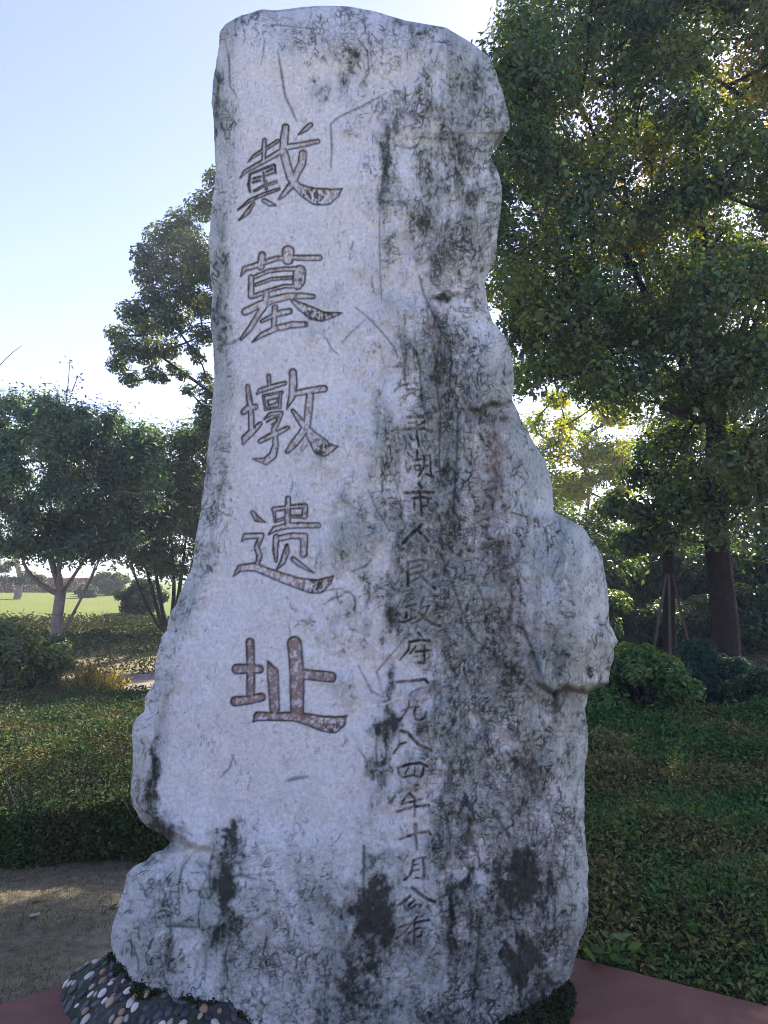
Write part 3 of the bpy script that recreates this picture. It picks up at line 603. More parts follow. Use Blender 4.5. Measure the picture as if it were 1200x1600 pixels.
quads = np.stack([ii[1:], jj[1:], jj[:-1], ii[:-1]], -1).reshape(-1, 4)
V = allv.reshape(-1, 3); VC = allc.reshape(-1, 3)
fc = np.zeros((NR - 1, NC), np.int16)
c4 = np.stack([cid[:-1, :-1], cid[1:, :-1], cid[:-1, 1:], cid[1:, 1:]])
fc[:, :NF - 1] = np.where((c4 > 0).sum(0) >= 3, c4.max(0), 0)
fc = fc.reshape(-1)
top_c = allv[0].mean(0); bot_c = allv[-1].mean(0)
V2 = np.concatenate([V, [top_c, bot_c]]); VC2 = np.concatenate([VC, [c_light, c_mid]])
cap = np.stack([np.roll(ii[0], -1), ii[0], np.full(NC, len(V))], -1)
cap2 = np.stack([ii[-1], np.roll(ii[-1], -1), np.full(NC, len(V) + 1)], -1)
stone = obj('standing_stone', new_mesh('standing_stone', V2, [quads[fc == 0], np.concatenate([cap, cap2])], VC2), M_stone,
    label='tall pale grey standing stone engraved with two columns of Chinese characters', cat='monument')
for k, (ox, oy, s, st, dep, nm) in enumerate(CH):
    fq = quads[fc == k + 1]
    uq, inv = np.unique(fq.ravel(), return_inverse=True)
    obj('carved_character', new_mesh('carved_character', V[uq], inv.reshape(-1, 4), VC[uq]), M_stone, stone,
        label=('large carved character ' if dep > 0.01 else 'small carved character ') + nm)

# ------------------------------------------------------------------ mortar skirt with pebbles round the foot
ring_i = int(np.argmin(np.abs(yr - 1575)))
foot = allv[ring_i, ::4, :2]
gx = np.linspace(-1.55, 1.2, 200); gy_ = np.linspace(2.35, 3.7, 110)
GX, GY = np.meshgrid(gx, gy_)
from_foot = np.full(GX.shape, 9.0)
for a in foot: from_foot = np.minimum(from_foot, np.hypot(GX - a[0], GY - a[1]))
fcx, fcy = foot.mean(0)
def inside(X, Y, poly):
    r = np.zeros(X.shape, bool); n = len(poly)
    for i in range(n):
        (x1, y1), (x2, y2) = poly[i], poly[(i + 1) % n]
        c = ((y1 > Y) != (y2 > Y)) & (X < (x2 - x1) * (Y - y1) / (y2 - y1 + 1e-12) + x1); r ^= c
    return r
ins = inside(GX, GY, foot); dist = np.where(ins, -from_foot, from_foot)
lefty = sstep(-0.34, -0.54, GX)
rgt = sstep(0.35, 0.55, GX) * sstep(3.1, 2.7, GY)
hh = (0.105 * lefty + 0.012 + 0.035 * rgt)
ext = 0.148 * lefty + 0.03 + 0.06 * rgt
SKZ = PT + hh * np.sqrt(np.clip(1 - np.clip(dist, 0, 9) / ext, 0, 1)) * (1 + 0.25 * fbm(GX * 9, GY * 9, 200, 3)) - 0.012
keep = dist < ext + 0.03
nyk, nxk = GX.shape; ii = np.arange(nxk * nyk).reshape(nyk, nxk)
q = np.stack([ii[:-1, :-1], ii[:-1, 1:], ii[1:, 1:], ii[1:, :-1]], -1)
kq = (keep[:-1, :-1] & keep[:-1, 1:] & keep[1:, 1:] & keep[1:, :-1]) & ((dist > -0.12)[:-1, :-1])
mc = np.array([0.06, 0.062, 0.055]) * (1 + 0.6 * fbm(GX * 14, GY * 14, 205, 4))[..., None] + np.array([-0.015, 0.006, -0.012]) * sstep(-.1, .4, fbm(GX * 6, GY * 6, 208, 3))[..., None]
skirt = obj('mortar_skirt', new_mesh('mortar_skirt', np.stack([GX, GY, SKZ], -1).reshape(-1, 3), q[kq], np.clip(mc, .012, 1).reshape(-1, 3)), M_mortar,
    label='dark mortar collar set with river pebbles around the foot of the engraved stone', cat='mortar collar')
def pebble_mesh(kind, colr):
    th = np.linspace(0, np.pi, 7); ph = np.linspace(0, 2 * np.pi, 11)[:-1]
    T, Ph = np.meshgrid(th, ph, indexing='ij')
    v = np.stack([np.sin(T) * np.cos(Ph), np.sin(T) * np.sin(Ph), np.cos(T)], -1).reshape(-1, 3)
    r = np.random.RandomState(kind)
    k = 1 + 0.12 * np.sin(v[:, 0] * 2.3 + r.uniform(0, 6)) + 0.1 * np.sin(v[:, 1] * 2.9 + r.uniform(0, 6))
    v = v * k[:, None] * np.array([1, 0.52 + 0.14 * r.rand(), 0.40])
    n = len(ph); f = []
    for a in range(6):
        for b in range(n): f.append((a * n + b, a * n + (b + 1) % n, (a + 1) * n + (b + 1) % n, (a + 1) * n + b))
    f = [x[::-1] for x in f]
    c = np.array(colr) * (1 + 0.15 * r.uniform(-1, 1, (len(v), 1)))
    return new_mesh('pebble', v, np.array(f), np.clip(c, .01, .8))
pcols = [(.62, .60, .54), (.50, .47, .41), (.42, .32, .23), (.08, .085, .09), (.045, .05, .055), (.34, .21, .13), (.10, .105, .11), (.04, .043, .046), (.38, .36, .31), (.07, .07, .07)]
pms = [pebble_mesh(k, c) for k, c in enumerate(pcols)]
gdx, gdy = np.gradient(SKZ, gy_, gx)[::-1]
pts = []; tries = 0
while len(pts) < 290 and tries < 40000:
    tries += 1
    i, j = rng.randint(nyk), rng.randint(nxk)
    if not (0.004 + .22 * ext[i, j] * (rng.rand() < .7) < dist[i, j] < ext[i, j] * 0.97) or GY[i, j] > 3.15: continue
    if GX[i, j] > -0.36: continue
    x, y = GX[i, j] + rng.uniform(-.005, .005), GY[i, j] + rng.uniform(-.005, .005)
    if any((x - a) ** 2 + (y - b) ** 2 < 0.026 ** 2 for a, b in pts): continue
    pts.append((x, y))
    nrm = Vector((-gdx[i, j], -gdy[i, j], 1)).normalized()
    o = bpy.data.objects.new('pebble', pms[rng.randint(len(pms))]); C.objects.link(o); o.parent = skirt
    if not o.data.materials: o.data.materials.append(M_pebble)
    qd = nrm.to_track_quat('Z', 'Y')
    ax = Vector((0, 0, 1)); yaw = math.atan2(-gdy[i, j], -gdx[i, j]) + rng.uniform(-.5, .5)
    o.rotation_mode = 'QUATERNION'
    from mathutils import Quaternion
    tdir = Vector((math.cos(yaw), math.sin(yaw), 0)); tdir = (tdir - nrm * tdir.dot(nrm)).normalized(); bd = nrm.cross(tdir)
    from mathutils import Matrix
    o.rotation_quaternion = Matrix((tdir, bd, nrm)).transposed().to_quaternion()
    s = rng.uniform(.011, .025)
    o.location = (x, y, SKZ[i, j] + rng.uniform(-.005, .005)); o.scale = (s, s, s)

# ------------------------------------------------------------------ vegetation builders
def unit(a): return a / (np.linalg.norm(a, axis=-1, keepdims=True) + 1e-9)
def leaves_mesh(name, pos, nrm, length, width, col, hexa=False, fold=0.25, droop=0.0, r=rng):
    n = len(pos); nrm = unit(nrm)
    a = r.normal(size=(n, 3)); a[:, 2] -= droop
    a = unit(a - nrm * (a * nrm).sum(1, keepdims=True)); b = np.cross(nrm, a)
    L = np.broadcast_to(length, n)[:, None]; W = np.broadcast_to(width, n)[:, None]
    if hexa:
        vs = [pos - a * L / 2, pos - a * L * .12 + b * W / 2 + nrm * W * fold, pos + a * L * .2 + b * W * .40 + nrm * W * fold * .7, pos + a * L / 2 - nrm * L * .12,
              pos + a * L * .2 - b * W * .40 + nrm * W * fold * .7, pos - a * L * .12 - b * W / 2 + nrm * W * fold]
        v = np.stack(vs, 1).reshape(-1, 3); k = np.arange(n)[:, None] * 6
        f = np.concatenate([k + [0, 1, 2, 3], k + [0, 3, 4, 5]]); m = 6
    else:
        vs = [pos - a * L / 2, pos + b * W / 2 + nrm * W * fold, pos + a * L / 2, pos - b * W / 2 + nrm * W * fold]
        v = np.stack(vs, 1).reshape(-1, 3); k = np.arange(n)[:, None] * 4
        f = np.concatenate([k + [0, 1, 2], k + [0, 2, 3]]); m = 4
    return new_mesh(name, v, f, np.repeat(np.clip(col, .004, .9), m, 0), smooth=False)
def tubes_mesh(name, lines, sides=7):
    vs, fs = [], []; o = 0
    for pts, rad in lines:
        pts = np.asarray(pts, float); n = len(pts); rad = np.broadcast_to(rad, n)
        d = unit(np.gradient(pts, axis=0))
        up = np.where(np.abs(d[:, 2:3]) > .9, np.array([[1., 0, 0]]), np.array([[0, 0, 1.]]))
        e1 = unit(np.cross(d, up)); e2 = np.cross(d, e1)
        an = np.linspace(0, 2 * np.pi, sides + 1)[:-1]
        ringv = pts[:, None] + rad[:, None, None] * (np.cos(an)[None, :, None] * e1[:, None] + np.sin(an)[None, :, None] * e2[:, None])
        vs.append(ringv.reshape(-1, 3)); ii = o + np.arange(n * sides).reshape(n, sides); jj = np.roll(ii, -1, 1)
        fs.append(np.stack([ii[:-1], jj[:-1], jj[1:], ii[1:]], -1).reshape(-1, 4)); o += n * sides
        vs.append(pts[-1:] + d[-1:] * rad[-1]); fs.append(None); last = ii[-1]
        fs[-1] = np.stack([last, np.roll(last, -1), np.full(sides, o), np.full(sides, o)], -1); o += 1
    f = np.concatenate(fs); tri = f[:, 2] == f[:, 3]
    return new_mesh(name, np.concatenate(vs), [f[~tri], f[tri][:, :3]])
def bend(p0, p1, k=6, wob=.08, sag=.0, r=rng):
    t = np.linspace(0, 1, k)[:, None]; L = np.linalg.norm(np.subtract(p1, p0))
    m = (np.array(p0) + p1) / 2 + r.normal(size=3) * wob * L + np.array([0, 0, sag * L])
    return (1 - t) ** 2 * np.array(p0) + 2 * t * (1 - t) * m + t ** 2 * np.array(p1)
def skeleton(lines, clumps, r0=.035, r1=.008, wob=.1, sag=-.05, r=rng):
    sk = np.concatenate([np.asarray(l[0], float) for l in lines]); out = list(lines)
    cs = np.array([c[:3] for c in clumps]); base = sk.mean(0)
    order = np.argsort(np.min(np.linalg.norm(cs[:, None] - sk[None], axis=2), 1))
    for i in order:
        d = np.linalg.norm(sk - cs[i], axis=1) + np.clip(sk[:, 2] - cs[i, 2], 0, 9) * .8
        j = int(np.argmin(d)); L = np.linalg.norm(sk[j] - cs[i])
        if L < .05: continue
        pts = bend(sk[j], cs[i], max(4, min(8, int(L / .25) + 3)), wob, sag, r)
        rr = min(r0, .012 + .02 * L); out.append((pts, np.linspace(rr, r1, len(pts)))); sk = np.concatenate([sk, pts[2:]])
    return out
def clump_leaves(clumps, per, size, cols, up=.5, jit=.35, wr=.5, flat=.75, r=rng, outward=.8, soft=False):
    P_, N_, L_, C_ = [], [], [], []
    for c in clumps:
        n = int(per * c[4]) if len(c) > 4 else per
        v = unit(r.normal(size=(n, 3))); rad = c[3] * (np.abs(r.normal(size=(n, 1))) * .75 if soft else r.rand(n, 1) ** .45)
        p = v * rad * np.array([1, 1, flat])
        P_.append(np.array(c[:3]) + p); N_.append(v * outward + np.array([0, 0, up]) + r.normal(size=(n, 3)) * jit)
        L_.append(size * r.uniform(.65, 1.25, n))
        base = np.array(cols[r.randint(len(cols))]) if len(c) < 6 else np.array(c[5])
        C_.append(base * r.uniform(.65, 1.4, (n, 1)) * (1 + .12 * r.normal(size=(n, 3))))
    return np.concatenate(P_), np.concatenate(N_), np.concatenate(L_), np.concatenate(C_)
def make_tree(name, label, base, lines, clumps, per, size, cols, leafmat, bark, cat='tree', group=None, hexa=False, wr=.5, r0=.035, **kw):
    o = empty(name, base, label, cat, group); off = np.array(base)
    lines = skeleton(lines, clumps, r0=r0)
    t = obj('trunk', tubes_mesh('trunk', [(np.asarray(p) - off, q) for p, q in lines]), bark, o)
    p, n, l, c = clump_leaves(clumps, per, size, cols, **kw)
    cr = obj('crown', leaves_mesh('crown', p - off, n, l, l * wr, c, hexa), leafmat, o)
    return o
def gbase(px, Y, dz=0):
    a = P1(px, 900, Y); return np.array([a[0], Y, float(G(a[0], Y)) + dz])

# ------------------------------------------------------------------ big broadleaf tree on the right
r1 = np.random.RandomState(5)
GRN = [(.066, .120, .052), (.080, .135, .052), (.060, .110, .060), (.10, .145, .046), (.070, .118, .070)]
base = gbase(1128, 9.2, -.05)
tk = [base, base + [.02, 0, .6], base + [-.03, .05, 1.6], base + [.05, .1, 3.0], base + [0, .2, 4.6], base + [-.1, .3, 6.6], base + [.1, .3, 8.6]]
lines = [(np.array(tk), np.array([.19, .155, .145, .13, .105, .07, .03]))]
for (px, py, Y) in [(900, 520, 8.4), (1000, 330, 8.6), (870, 180, 8.9), (1080, 150, 8.3), (1180, 500, 8.2), (1300, 300, 9), (960, 60, 9.6), (1040, 640, 7.8)]:
    e = P1(px, py, Y); k = int(np.clip((e[2] - base[2]) / 1.5 * .55, 3, 5)); lines.append((bend(tk[k], e, 9, .08, .06, r1), np.linspace(.06, .016, 9)))
def left_edge(py): return np.interp(py, [-700, -300, 0, 60, 110, 250, 600, 640, 700, 760, 800, 900], [1000, 850, 795, 775, 740, 720, 760, 990, 1020, 1020, 1000, 1000])
def bottom_edge(px): return np.interp(px, [700, 800, 860, 900, 960, 1040, 1100, 1200, 1500], [640, 640, 630, 625, 720, 875, 850, 850, 830])
cl = []; nin = 0
while nin < 470:
    out = r1.rand() < .22
    px, py = (r1.uniform(1230, 1650), r1.uniform(-500, 850)) if out and r1.rand() < .5 else (r1.uniform(700, 1250), r1.uniform(-480, -40)) if out else (r1.uniform(700, 1260), r1.uniform(-60, 860))
    Y = 8.9 + 2.0 * r1.uniform(-1, 1)
    if px < left_edge(py) + 22 or py > bottom_edge(px) - 18: continue
    if not out:
        hole = .35 * np.exp(-((px - 1010) / 60) ** 2 - ((py - 260) / 70) ** 2) + np.exp(-((px - 905) / 22) ** 2 - ((py - 260) / 18) ** 2) + np.exp(-((px - 1150) / 45) ** 2 - ((py - 60) / 40) ** 2) * .8 + np.exp(-((px - 920) / 20) ** 2 - ((py - 335) / 20) ** 2) + np.exp(-((px - 1170) / 35) ** 2 - ((py - 480) / 30) ** 2) * .8
        if r1.rand() < hole: continue
    warm = np.exp(-((px - 1000) / 90) ** 2 - ((py - 290) / 130) ** 2) * .55 + np.exp(-((px - 1180) / 70) ** 2 - ((py - 90) / 110) ** 2) * .6  # yellow leaves, and sunlit patches put into the clump colour
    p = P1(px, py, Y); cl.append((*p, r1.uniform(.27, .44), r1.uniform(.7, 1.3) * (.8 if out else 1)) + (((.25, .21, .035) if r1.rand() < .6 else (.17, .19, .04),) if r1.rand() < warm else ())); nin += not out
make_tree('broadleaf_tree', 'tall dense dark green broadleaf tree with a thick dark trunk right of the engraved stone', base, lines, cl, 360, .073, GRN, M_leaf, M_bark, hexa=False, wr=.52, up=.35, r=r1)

# young staked tree in front of it
base = gbase(1043, 9.6, -.02)
st = [base, base + [0, 0, .7], base + [.02, 0, 1.5], base + [0, .05, 2.4]]
cl = [(*(P1(px, py, 9.4 + r1.uniform(-.4, .4))), r1.uniform(.22, .34)) for px, py in [(1000, 800), (1040, 760), (1080, 790), (1020, 700), (1060, 680), (960, 790), (1000, 740), (1100, 740), (985, 850), (1030, 840)]]
yt = make_tree('young_tree', 'slim young tree held upright by three leaning stakes right of the stone', base, [(np.array(st), np.array([.085, .078, .065, .04]))], cl, 420, .085, GRN, M_leaf, M_bark, hexa=True, r=r1)
for dx, dy in ((-.30, -.15), (-.12, -.32), (.28, -.05)):
    b0 = np.array([dx, dy, float(G(base[0] + dx, base[1] + dy)) - base[2] - .03]); b1 = np.array([dx * .12, dy * .12 - .05, 1.15])
    obj('stake', tubes_mesh('stake', [(np.array([b0, (b0 + b1) / 2, b1]), .018)], 8), M_stake, empty('support_stake', base, {-.30: 'weathered leaning support stake left of the young tree', -.12: 'weathered support stake standing upright before the young tree', .28: 'weathered leaning support stake right of the young tree'}[dx], 'stake', 'stakes around the young tree'))

# ------------------------------------------------------------------ trees on the left
r2 = np.random.RandomState(9)
base = gbase(430, 12.6, -.05)
tk = [base, base + [.03, 0, 1.5], base + [-.02, 0, 3.2], base + [.05, 0, 5], base + [0, 0, 6.6]]
pts = [(318, 322, 30), (285, 350, 34), (255, 372, 34), (225, 398, 24), (300, 385, 36), (262, 415, 36), (320, 420, 34), (228, 430, 26), (285, 455, 34), (245, 468, 34), (208, 488, 28), (182, 522, 22),
       (230, 510, 34), (270, 500, 34), (312, 478, 32), (200, 545, 30), (185, 570, 22), (232, 550, 30), (262, 545, 26), (205, 592, 20), (240, 585, 18), (318, 522, 26), (330, 615, 24), (322, 640, 22), (318, 660, 18), (300, 425, 30)]
cl = [(*P1(x, y, 12.4 + r2.uniform(-.7, .7)), k / F * 12.4, (k / 30) ** 2) for x, y, k in pts]
for _ in range(70):
    x, y = r2.uniform(335, 640), r2.uniform(270, 680)
    cl.append((*P1(x, y, 12.6 + r2.uniform(-1.4, 1.4)), .36, 1.3))
cl += [(*P1(x, y, 12.4 + r2.uniform(-.4, .4)), .14, .18) for x, y in [(255, 590), (285, 585), (310, 560), (295, 610), (320, 590), (300, 545), (270, 575)]]
make_tree('background_tree', 'tall leafy tree rising behind the left edge of the engraved stone', base, [(np.array(tk), np.array([.17, .14, .12, .09, .05])), (bend(tk[2], P1(255, 560, 12.4), 8, .04, -.02, r2), np.linspace(.05, .018, 8))],
          cl, 620, .085, [(.062, .10, .056), (.076, .11, .056), (.054, .088, .060)], M_leaf, M_bark, hexa=False, wr=.5, r=r2)

base = gbase(92, 11.6, -.05)
fk = P1(95, 925, 11.6)
lines = [(np.array([base, base + [.0, 0, .25], (base + fk) / 2 + [-.02, 0, 0], fk]), np.array([.105, .088, .082, .08]))]
for px, py, Y, rr in [(35, 872, 11.4, .045), (78, 850, 11.9, .04), (100, 840, 11.3, .055), (140, 862, 11.6, .03), (60, 800, 11.2, .04), (128, 800, 12.1, .035)]:
    lines.append((bend(fk - [0, 0, .05], P1(px, py, Y), 8, .08, .04, r2), np.linspace(rr, .018, 8)))
for px, py, px2, py2 in [(108, 960, 150, 880), (110, 940, 158, 870)]:
    lines.append((bend(P1(100, 985, 11.7), P1(px2, py2, 11.8), 8, .05, .02, r2), np.linspace(.025, .010, 8)))
cl = []
while len(cl) < 190:
    a, rad = r2.uniform(0, 2 * np.pi), r2.rand() ** .5
    px, py = 65 + 185 * rad * np.cos(a), 760 + 138 * rad * np.sin(a)
    if py < 640 and px > 120 and px < 150: continue
    if py > 874 - abs(px - 80) * .12: continue
    cl.append((*P1(px, py, 11.6 + 1.3 * r2.uniform(-1, 1) * (1 - rad * .6)), r2.uniform(.22, .34), r2.uniform(.6, 1.2)))
TEAL = [(.080, .150, .112), (.095, .165, .12), (.085, .14, .105), (.11, .18, .105), (.115, .165, .11)]
make_tree('multi_stem_tree', 'spreading small tree with pale forked trunk at the left side', base, lines, cl, 520, .085, TEAL, M_leaf_soft, M_bark_pale, wr=.38, r=r2, soft=True)
# bare shoots sticking out of its top
o = empty('bare_shoot', P1(100, 640, 11.5), 'thin bare shoots standing above the spreading tree at left', 'twig')
sh = []
for (a, b) in [((100, 650), (109, 562)), ((112, 612), (122, 585)), ((75, 640), (92, 612)), ((-20, 600), (34, 540)), ((30, 640), (14, 602))]:
    sh.append((bend(P1(*a, 11.5), P1(*b, 11.5), 6, .05, 0, r2) - P1(100, 640, 11.5), np.linspace(.010, .004, 6)))
for l_ in sh: obj('shoot', tubes_mesh('shoot', [l_], 5), M_bark_pale, o)
for x, y in [(109, 568), (122, 590), (100, 612), (80, 628), (18, 610), (36, 625)]:
    tipl = P1(x, y, 11.5)[None] + r2.normal(size=(9, 3)) * .05 - P1(100, 640, 11.5)
    obj('leaf_tuft', leaves_mesh('leaf_tuft', tipl, r2.normal(size=tipl.shape), .07, .025, np.tile([[.05, .06, .04]], (len(tipl), 1))), M_leaf_soft, o, kind='stuff')

base = gbase(262, 13.6, -.05)
lines = []
for px, py, rr, bx in [(222, 862, .05, -.05), (238, 850, .045, .03), (268, 850, .05, .1), (290, 845, .05, .2), (310, 840, .05, .28), (205, 880, .03, -.1), (340, 830, .05, .35)]:
    lines.append((bend(base + [bx * .6, 0, 0], P1(px, py, 13.5 + r2.uniform(-.3, .3)), 8, .04, -.05, r2), np.linspace(rr, .02, 8)))
cl = []
while len(cl) < 170:
    a, rad = r2.uniform(0, 2 * np.pi), r2.rand() ** .5
    px, py = 300 + 150 * rad * np.cos(a), 782 + 118 * rad * np.sin(a)
    if px < 160: continue
    cl.append((*P1(px, py, 13.6 + 1.3 * r2.uniform(-1, 1) * (1 - rad * .6)), r2.uniform(.24, .36), r2.uniform(.6, 1.2)))
make_tree('multi_stem_tree', 'dark round multi stemmed tree between the spreading tree and the stone', base, lines, cl, 500, .09, [(.060, .10, .056), (.072, .115, .060), (.088, .13, .056)], M_leaf_soft, M_bark, wr=.42, r=r2, soft=True)

# ------------------------------------------------------------------ shrubs
def shrub(name, label, px, py_top, py_base, wpx, Y, leaf, cols, mat, per=None, wr=.5, up=.6, cat='shrub', group=None, flat=.9, dens=1.0, ncl=None, r=r2, hexa=False, cap=15000):
    b = gbase(px, Y, 0)
    top = P1(px, py_top, Y)[2]; h = max(.15, top - b[2]); rx = wpx / 2 / F * Y
    o = empty(name, b, label, cat, group)
    ncl = ncl or int(26 + 34 * rx * h)
    cl, lines = [], []
    for _ in range(ncl):
        v = unit(r.normal(size=3)); v[2] = abs(v[2]) if r.rand() < .6 else -abs(v[2])
        k = r.uniform(.45, .92)
        c = np.array([v[0] * rx * k, v[1] * rx * .9 * k, h * .45 + v[2] * h * .5 * k])
        rc = r.uniform(.24, .38) * min(rx, h); cl.append((*c, rc))
        s = np.array([r.uniform(-.06, .06), r.uniform(-.06, .06), 0]); lines.append((bend(s, c, 6, .08, .05, r), np.linspace(.012 + .01 * h, .004, 6)))
    dens_cap = cap
    surf = 4 * (np.mean([c[3] for c in cl]) ** 2) * 3.1
    per = per or min(int(dens * 2.2 * surf / (leaf * leaf * wr * .5)), (12000 if hexa else dens_cap) // len(cl))
    obj('stem', tubes_mesh('stem', lines, 5), M_bark, o)
    p, n, l, c = clump_leaves(cl, per, leaf, cols, up=up, r=r)
    obj('foliage', leaves_mesh('foliage', p, n, l, l * wr, c, hexa, r=r), mat, o)
    return o
BR = [(.080, .165, .050), (.10, .19, .055), (.12, .20, .060)]
shrub('rounded_shrub', 'rounded glossy evergreen shrub just right of the stone waist', 985, 1006, 1140, 190, 7.1, .066, BR, M_leaf, wr=.42, hexa=True)
shrub('feathery_shrub', 'dark bluish green feathery shrub right of the rounded shrub', 1105, 1000, 1130, 135, 7.7, .07, [(.045, .105, .072), (.058, .12, .08)], M_leaf_soft, wr=.25, up=.9)
shrub('leafy_shrub', 'light green leafy shrub at the right border behind the ground cover', 1195, 1025, 1145, 130, 7.1, .055, [(.05, .10, .035), (.065, .12, .04)], M_leaf_soft, wr=.45)
shrub('broadleaf_shrub', 'broad leaved green shrub at the left border behind the clipped hedge', 35, 962, 1075, 165, 7.95, .06, [(.065, .125, .052), (.085, .145, .055), (.10, .15, .065)], M_leaf, wr=.5, hexa=True)
b = gbase(150, 8.0); ys = empty('yellow_shrub', b, 'low yellowish twiggy shrub beside the footpath', 'shrub')
tw, lp, ln_ = [], [], []
for _ in range(150):
    a, rr_ = r2.uniform(0, 6.28), r2.rand() ** .6; p0 = np.array([.30 * rr_ * np.cos(a), .2 * rr_ * np.sin(a), 0]); hgt = r2.uniform(.18, .40) * (1 - .35 * rr_)
    p1 = p0 * 1.25 + [r2.normal() * .05, r2.normal() * .04, hgt]; l_ = bend(p0, p1, 5, .06, 0, r2); tw.append((l_, np.linspace(.003, .0015, 5)))
    for q_ in range(22): k = r2.rand() ** .7; lp.append(p0 + (p1 - p0) * k + r2.normal(size=3) * .012); ln_.append([r2.normal(), r2.normal(), .6])
obj('stem', tubes_mesh('stem', tw, 4), M_stake, ys, kind='stuff'); lp = np.array(lp)
obj('foliage', leaves_mesh('foliage', lp, np.array(ln_), .04 * r2.uniform(.6, 1.4, len(lp)), .012, np.array([(.30, .25, .04), (.36, .28, .06), (.20, .21, .04), (.24, .16, .06)])[r2.randint(4, size=len(lp))] * r2.uniform(.7, 1.2, (len(lp), 1)), r=r2), M_leaf_lit, ys)
shrub('ball_shrub', 'dark ball shaped clipped shrub on the far slope', 222, 906, 962, 88, 17.5, .08, [(.024, .045, .024), (.03, .055, .026)], M_leaf_soft, wr=.5)
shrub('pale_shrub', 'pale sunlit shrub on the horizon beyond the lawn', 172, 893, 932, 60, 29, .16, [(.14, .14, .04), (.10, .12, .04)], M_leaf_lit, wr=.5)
shrub('low_shrub', 'small dark shrub left of the pale sunlit shrub on the far lawn', 136, 912, 932, 34, 27, .12, [(.04, .06, .03)], M_leaf_soft, wr=.5)
# far clipped dark red hedge
def hedge_box(name, label, x0, x1, y0, y1, h, leaf, n, cols, mat, cat='hedge', kind=None, r=r2):
    o = empty(name, ((x0 + x1) / 2, (y0 + y1) / 2, float(G((x0 + x1) / 2, (y0 + y1) / 2))), label, cat)
    off = np.array(o.location)
    p = np.stack([r.uniform(x0, x1, n), r.uniform(y0, y1, n), h * (1 - r.rand(n) ** 2 * 1.0)], 1)
    p[: n // 2, 1] = y0 + np.abs(r.normal(size=n // 2)) * .12; p[: n // 2, 2] = r.uniform(0, h, n // 2)
    p[:, 2] += G(p[:, 0], p[:, 1]); nr = np.array([0, -.6, .8]) + r.normal(size=(n, 3)) * .7
    c = np.array(cols)[r.randint(len(cols), size=n)] * r.uniform(.6, 1.4, (n, 1))
    obj('foliage', leaves_mesh('foliage', p - off, nr, leaf * r.uniform(.7, 1.3, n), leaf * .5, c), mat, o); return o
hedge_box('red_hedge', 'long low dark red clipped hedge along the far edge of the lawn', -22, -12.6, 33, 34.2, .62, .13, 9000, [(.10, .035, .035), (.13, .05, .045), (.07, .035, .03)], M_leaf_soft)
hedge_box('orange_hedge', 'short orange red hedge at the end of the dark red hedge', -12.2, -10.9, 30.5, 31.2, .42, .10, 1800, [(.22, .07, .03), (.15, .06, .03)], M_leaf_soft)
# layered conifer on the far left
base = gbase(28, 26, -.05)
cl = [(*P1(x, y, 26 + r2.uniform(-.5, .5)), k / F * 26, 1) for x, y, k in [(5, 888, 15), (-15, 880, 20), (20, 880, 12), (45, 898, 14), (62, 902, 9), (10, 905, 14), (32, 908, 12), (-20, 905, 16), (5, 865, 12), (-25, 860, 18), (50, 908, 10)]]
make_tree('layered_conifer', 'small layered dark conifer far behind the spreading tree', base, [(np.array([base, base + [.1, 0, .8], base + [-.2, 0, 1.8]]), np.array([.13, .11, .06]))], cl, 190, .16, [(.05, .07, .035), (.08, .085, .035)], M_leaf_soft, M_bark_pale, wr=.3, flat=.5, r=r2)

# trees behind the broadleaf tree: one sunlit thin one, dark understory
r3 = np.random.RandomState(21)
base = gbase(915, 15, -.05)
cl = [(*P1(px, py, 15 + r3.uniform(-.8, .8)), r3.uniform(.22, .38), r3.uniform(.3, .7)) for px, py in zip(r3.uniform(830, 990, 60), r3.uniform(622, 805, 60))]
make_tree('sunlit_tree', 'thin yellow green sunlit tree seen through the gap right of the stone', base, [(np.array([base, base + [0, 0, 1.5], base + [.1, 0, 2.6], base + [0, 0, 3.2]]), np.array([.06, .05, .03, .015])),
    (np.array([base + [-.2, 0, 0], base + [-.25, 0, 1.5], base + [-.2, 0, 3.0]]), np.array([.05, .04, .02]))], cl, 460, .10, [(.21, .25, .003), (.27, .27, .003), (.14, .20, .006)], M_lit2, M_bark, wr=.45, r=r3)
DK = [(.046, .100, .042), (.058, .112, .044), (.040, .086, .044)]
for k, (px, pyt, pw, Y, lab, lf) in enumerate([
    (880, 770, 240, 12.0, 'dark bushy undergrowth shrub directly behind the stone shoulder', .09),
    (1000, 800, 230, 13.2, 'dark bushy shrub behind the young staked tree', .09),
    (1130, 830, 220, 12.6, 'dark bushy shrub left of the thick tree trunk base', .09),
    (1240, 800, 240, 11.5, 'dark bushy shrub at the right border behind the thick trunk', .09),
    (1060, 930, 170, 11.2, 'low dark shrub at the foot of the thick trunk', .07),
    (1165, 905, 130, 10.6, 'low leafy shrub right of the thick trunk', .08),
    (905, 905, 150, 10.2, 'low dark shrub left of the young staked tree', .07)]):
    shrub('undergrowth_shrub', lab, px, pyt, 960, pw, Y, lf, DK, M_leaf, wr=.5, up=.5, r=r3, dens=.5, cap=26000)
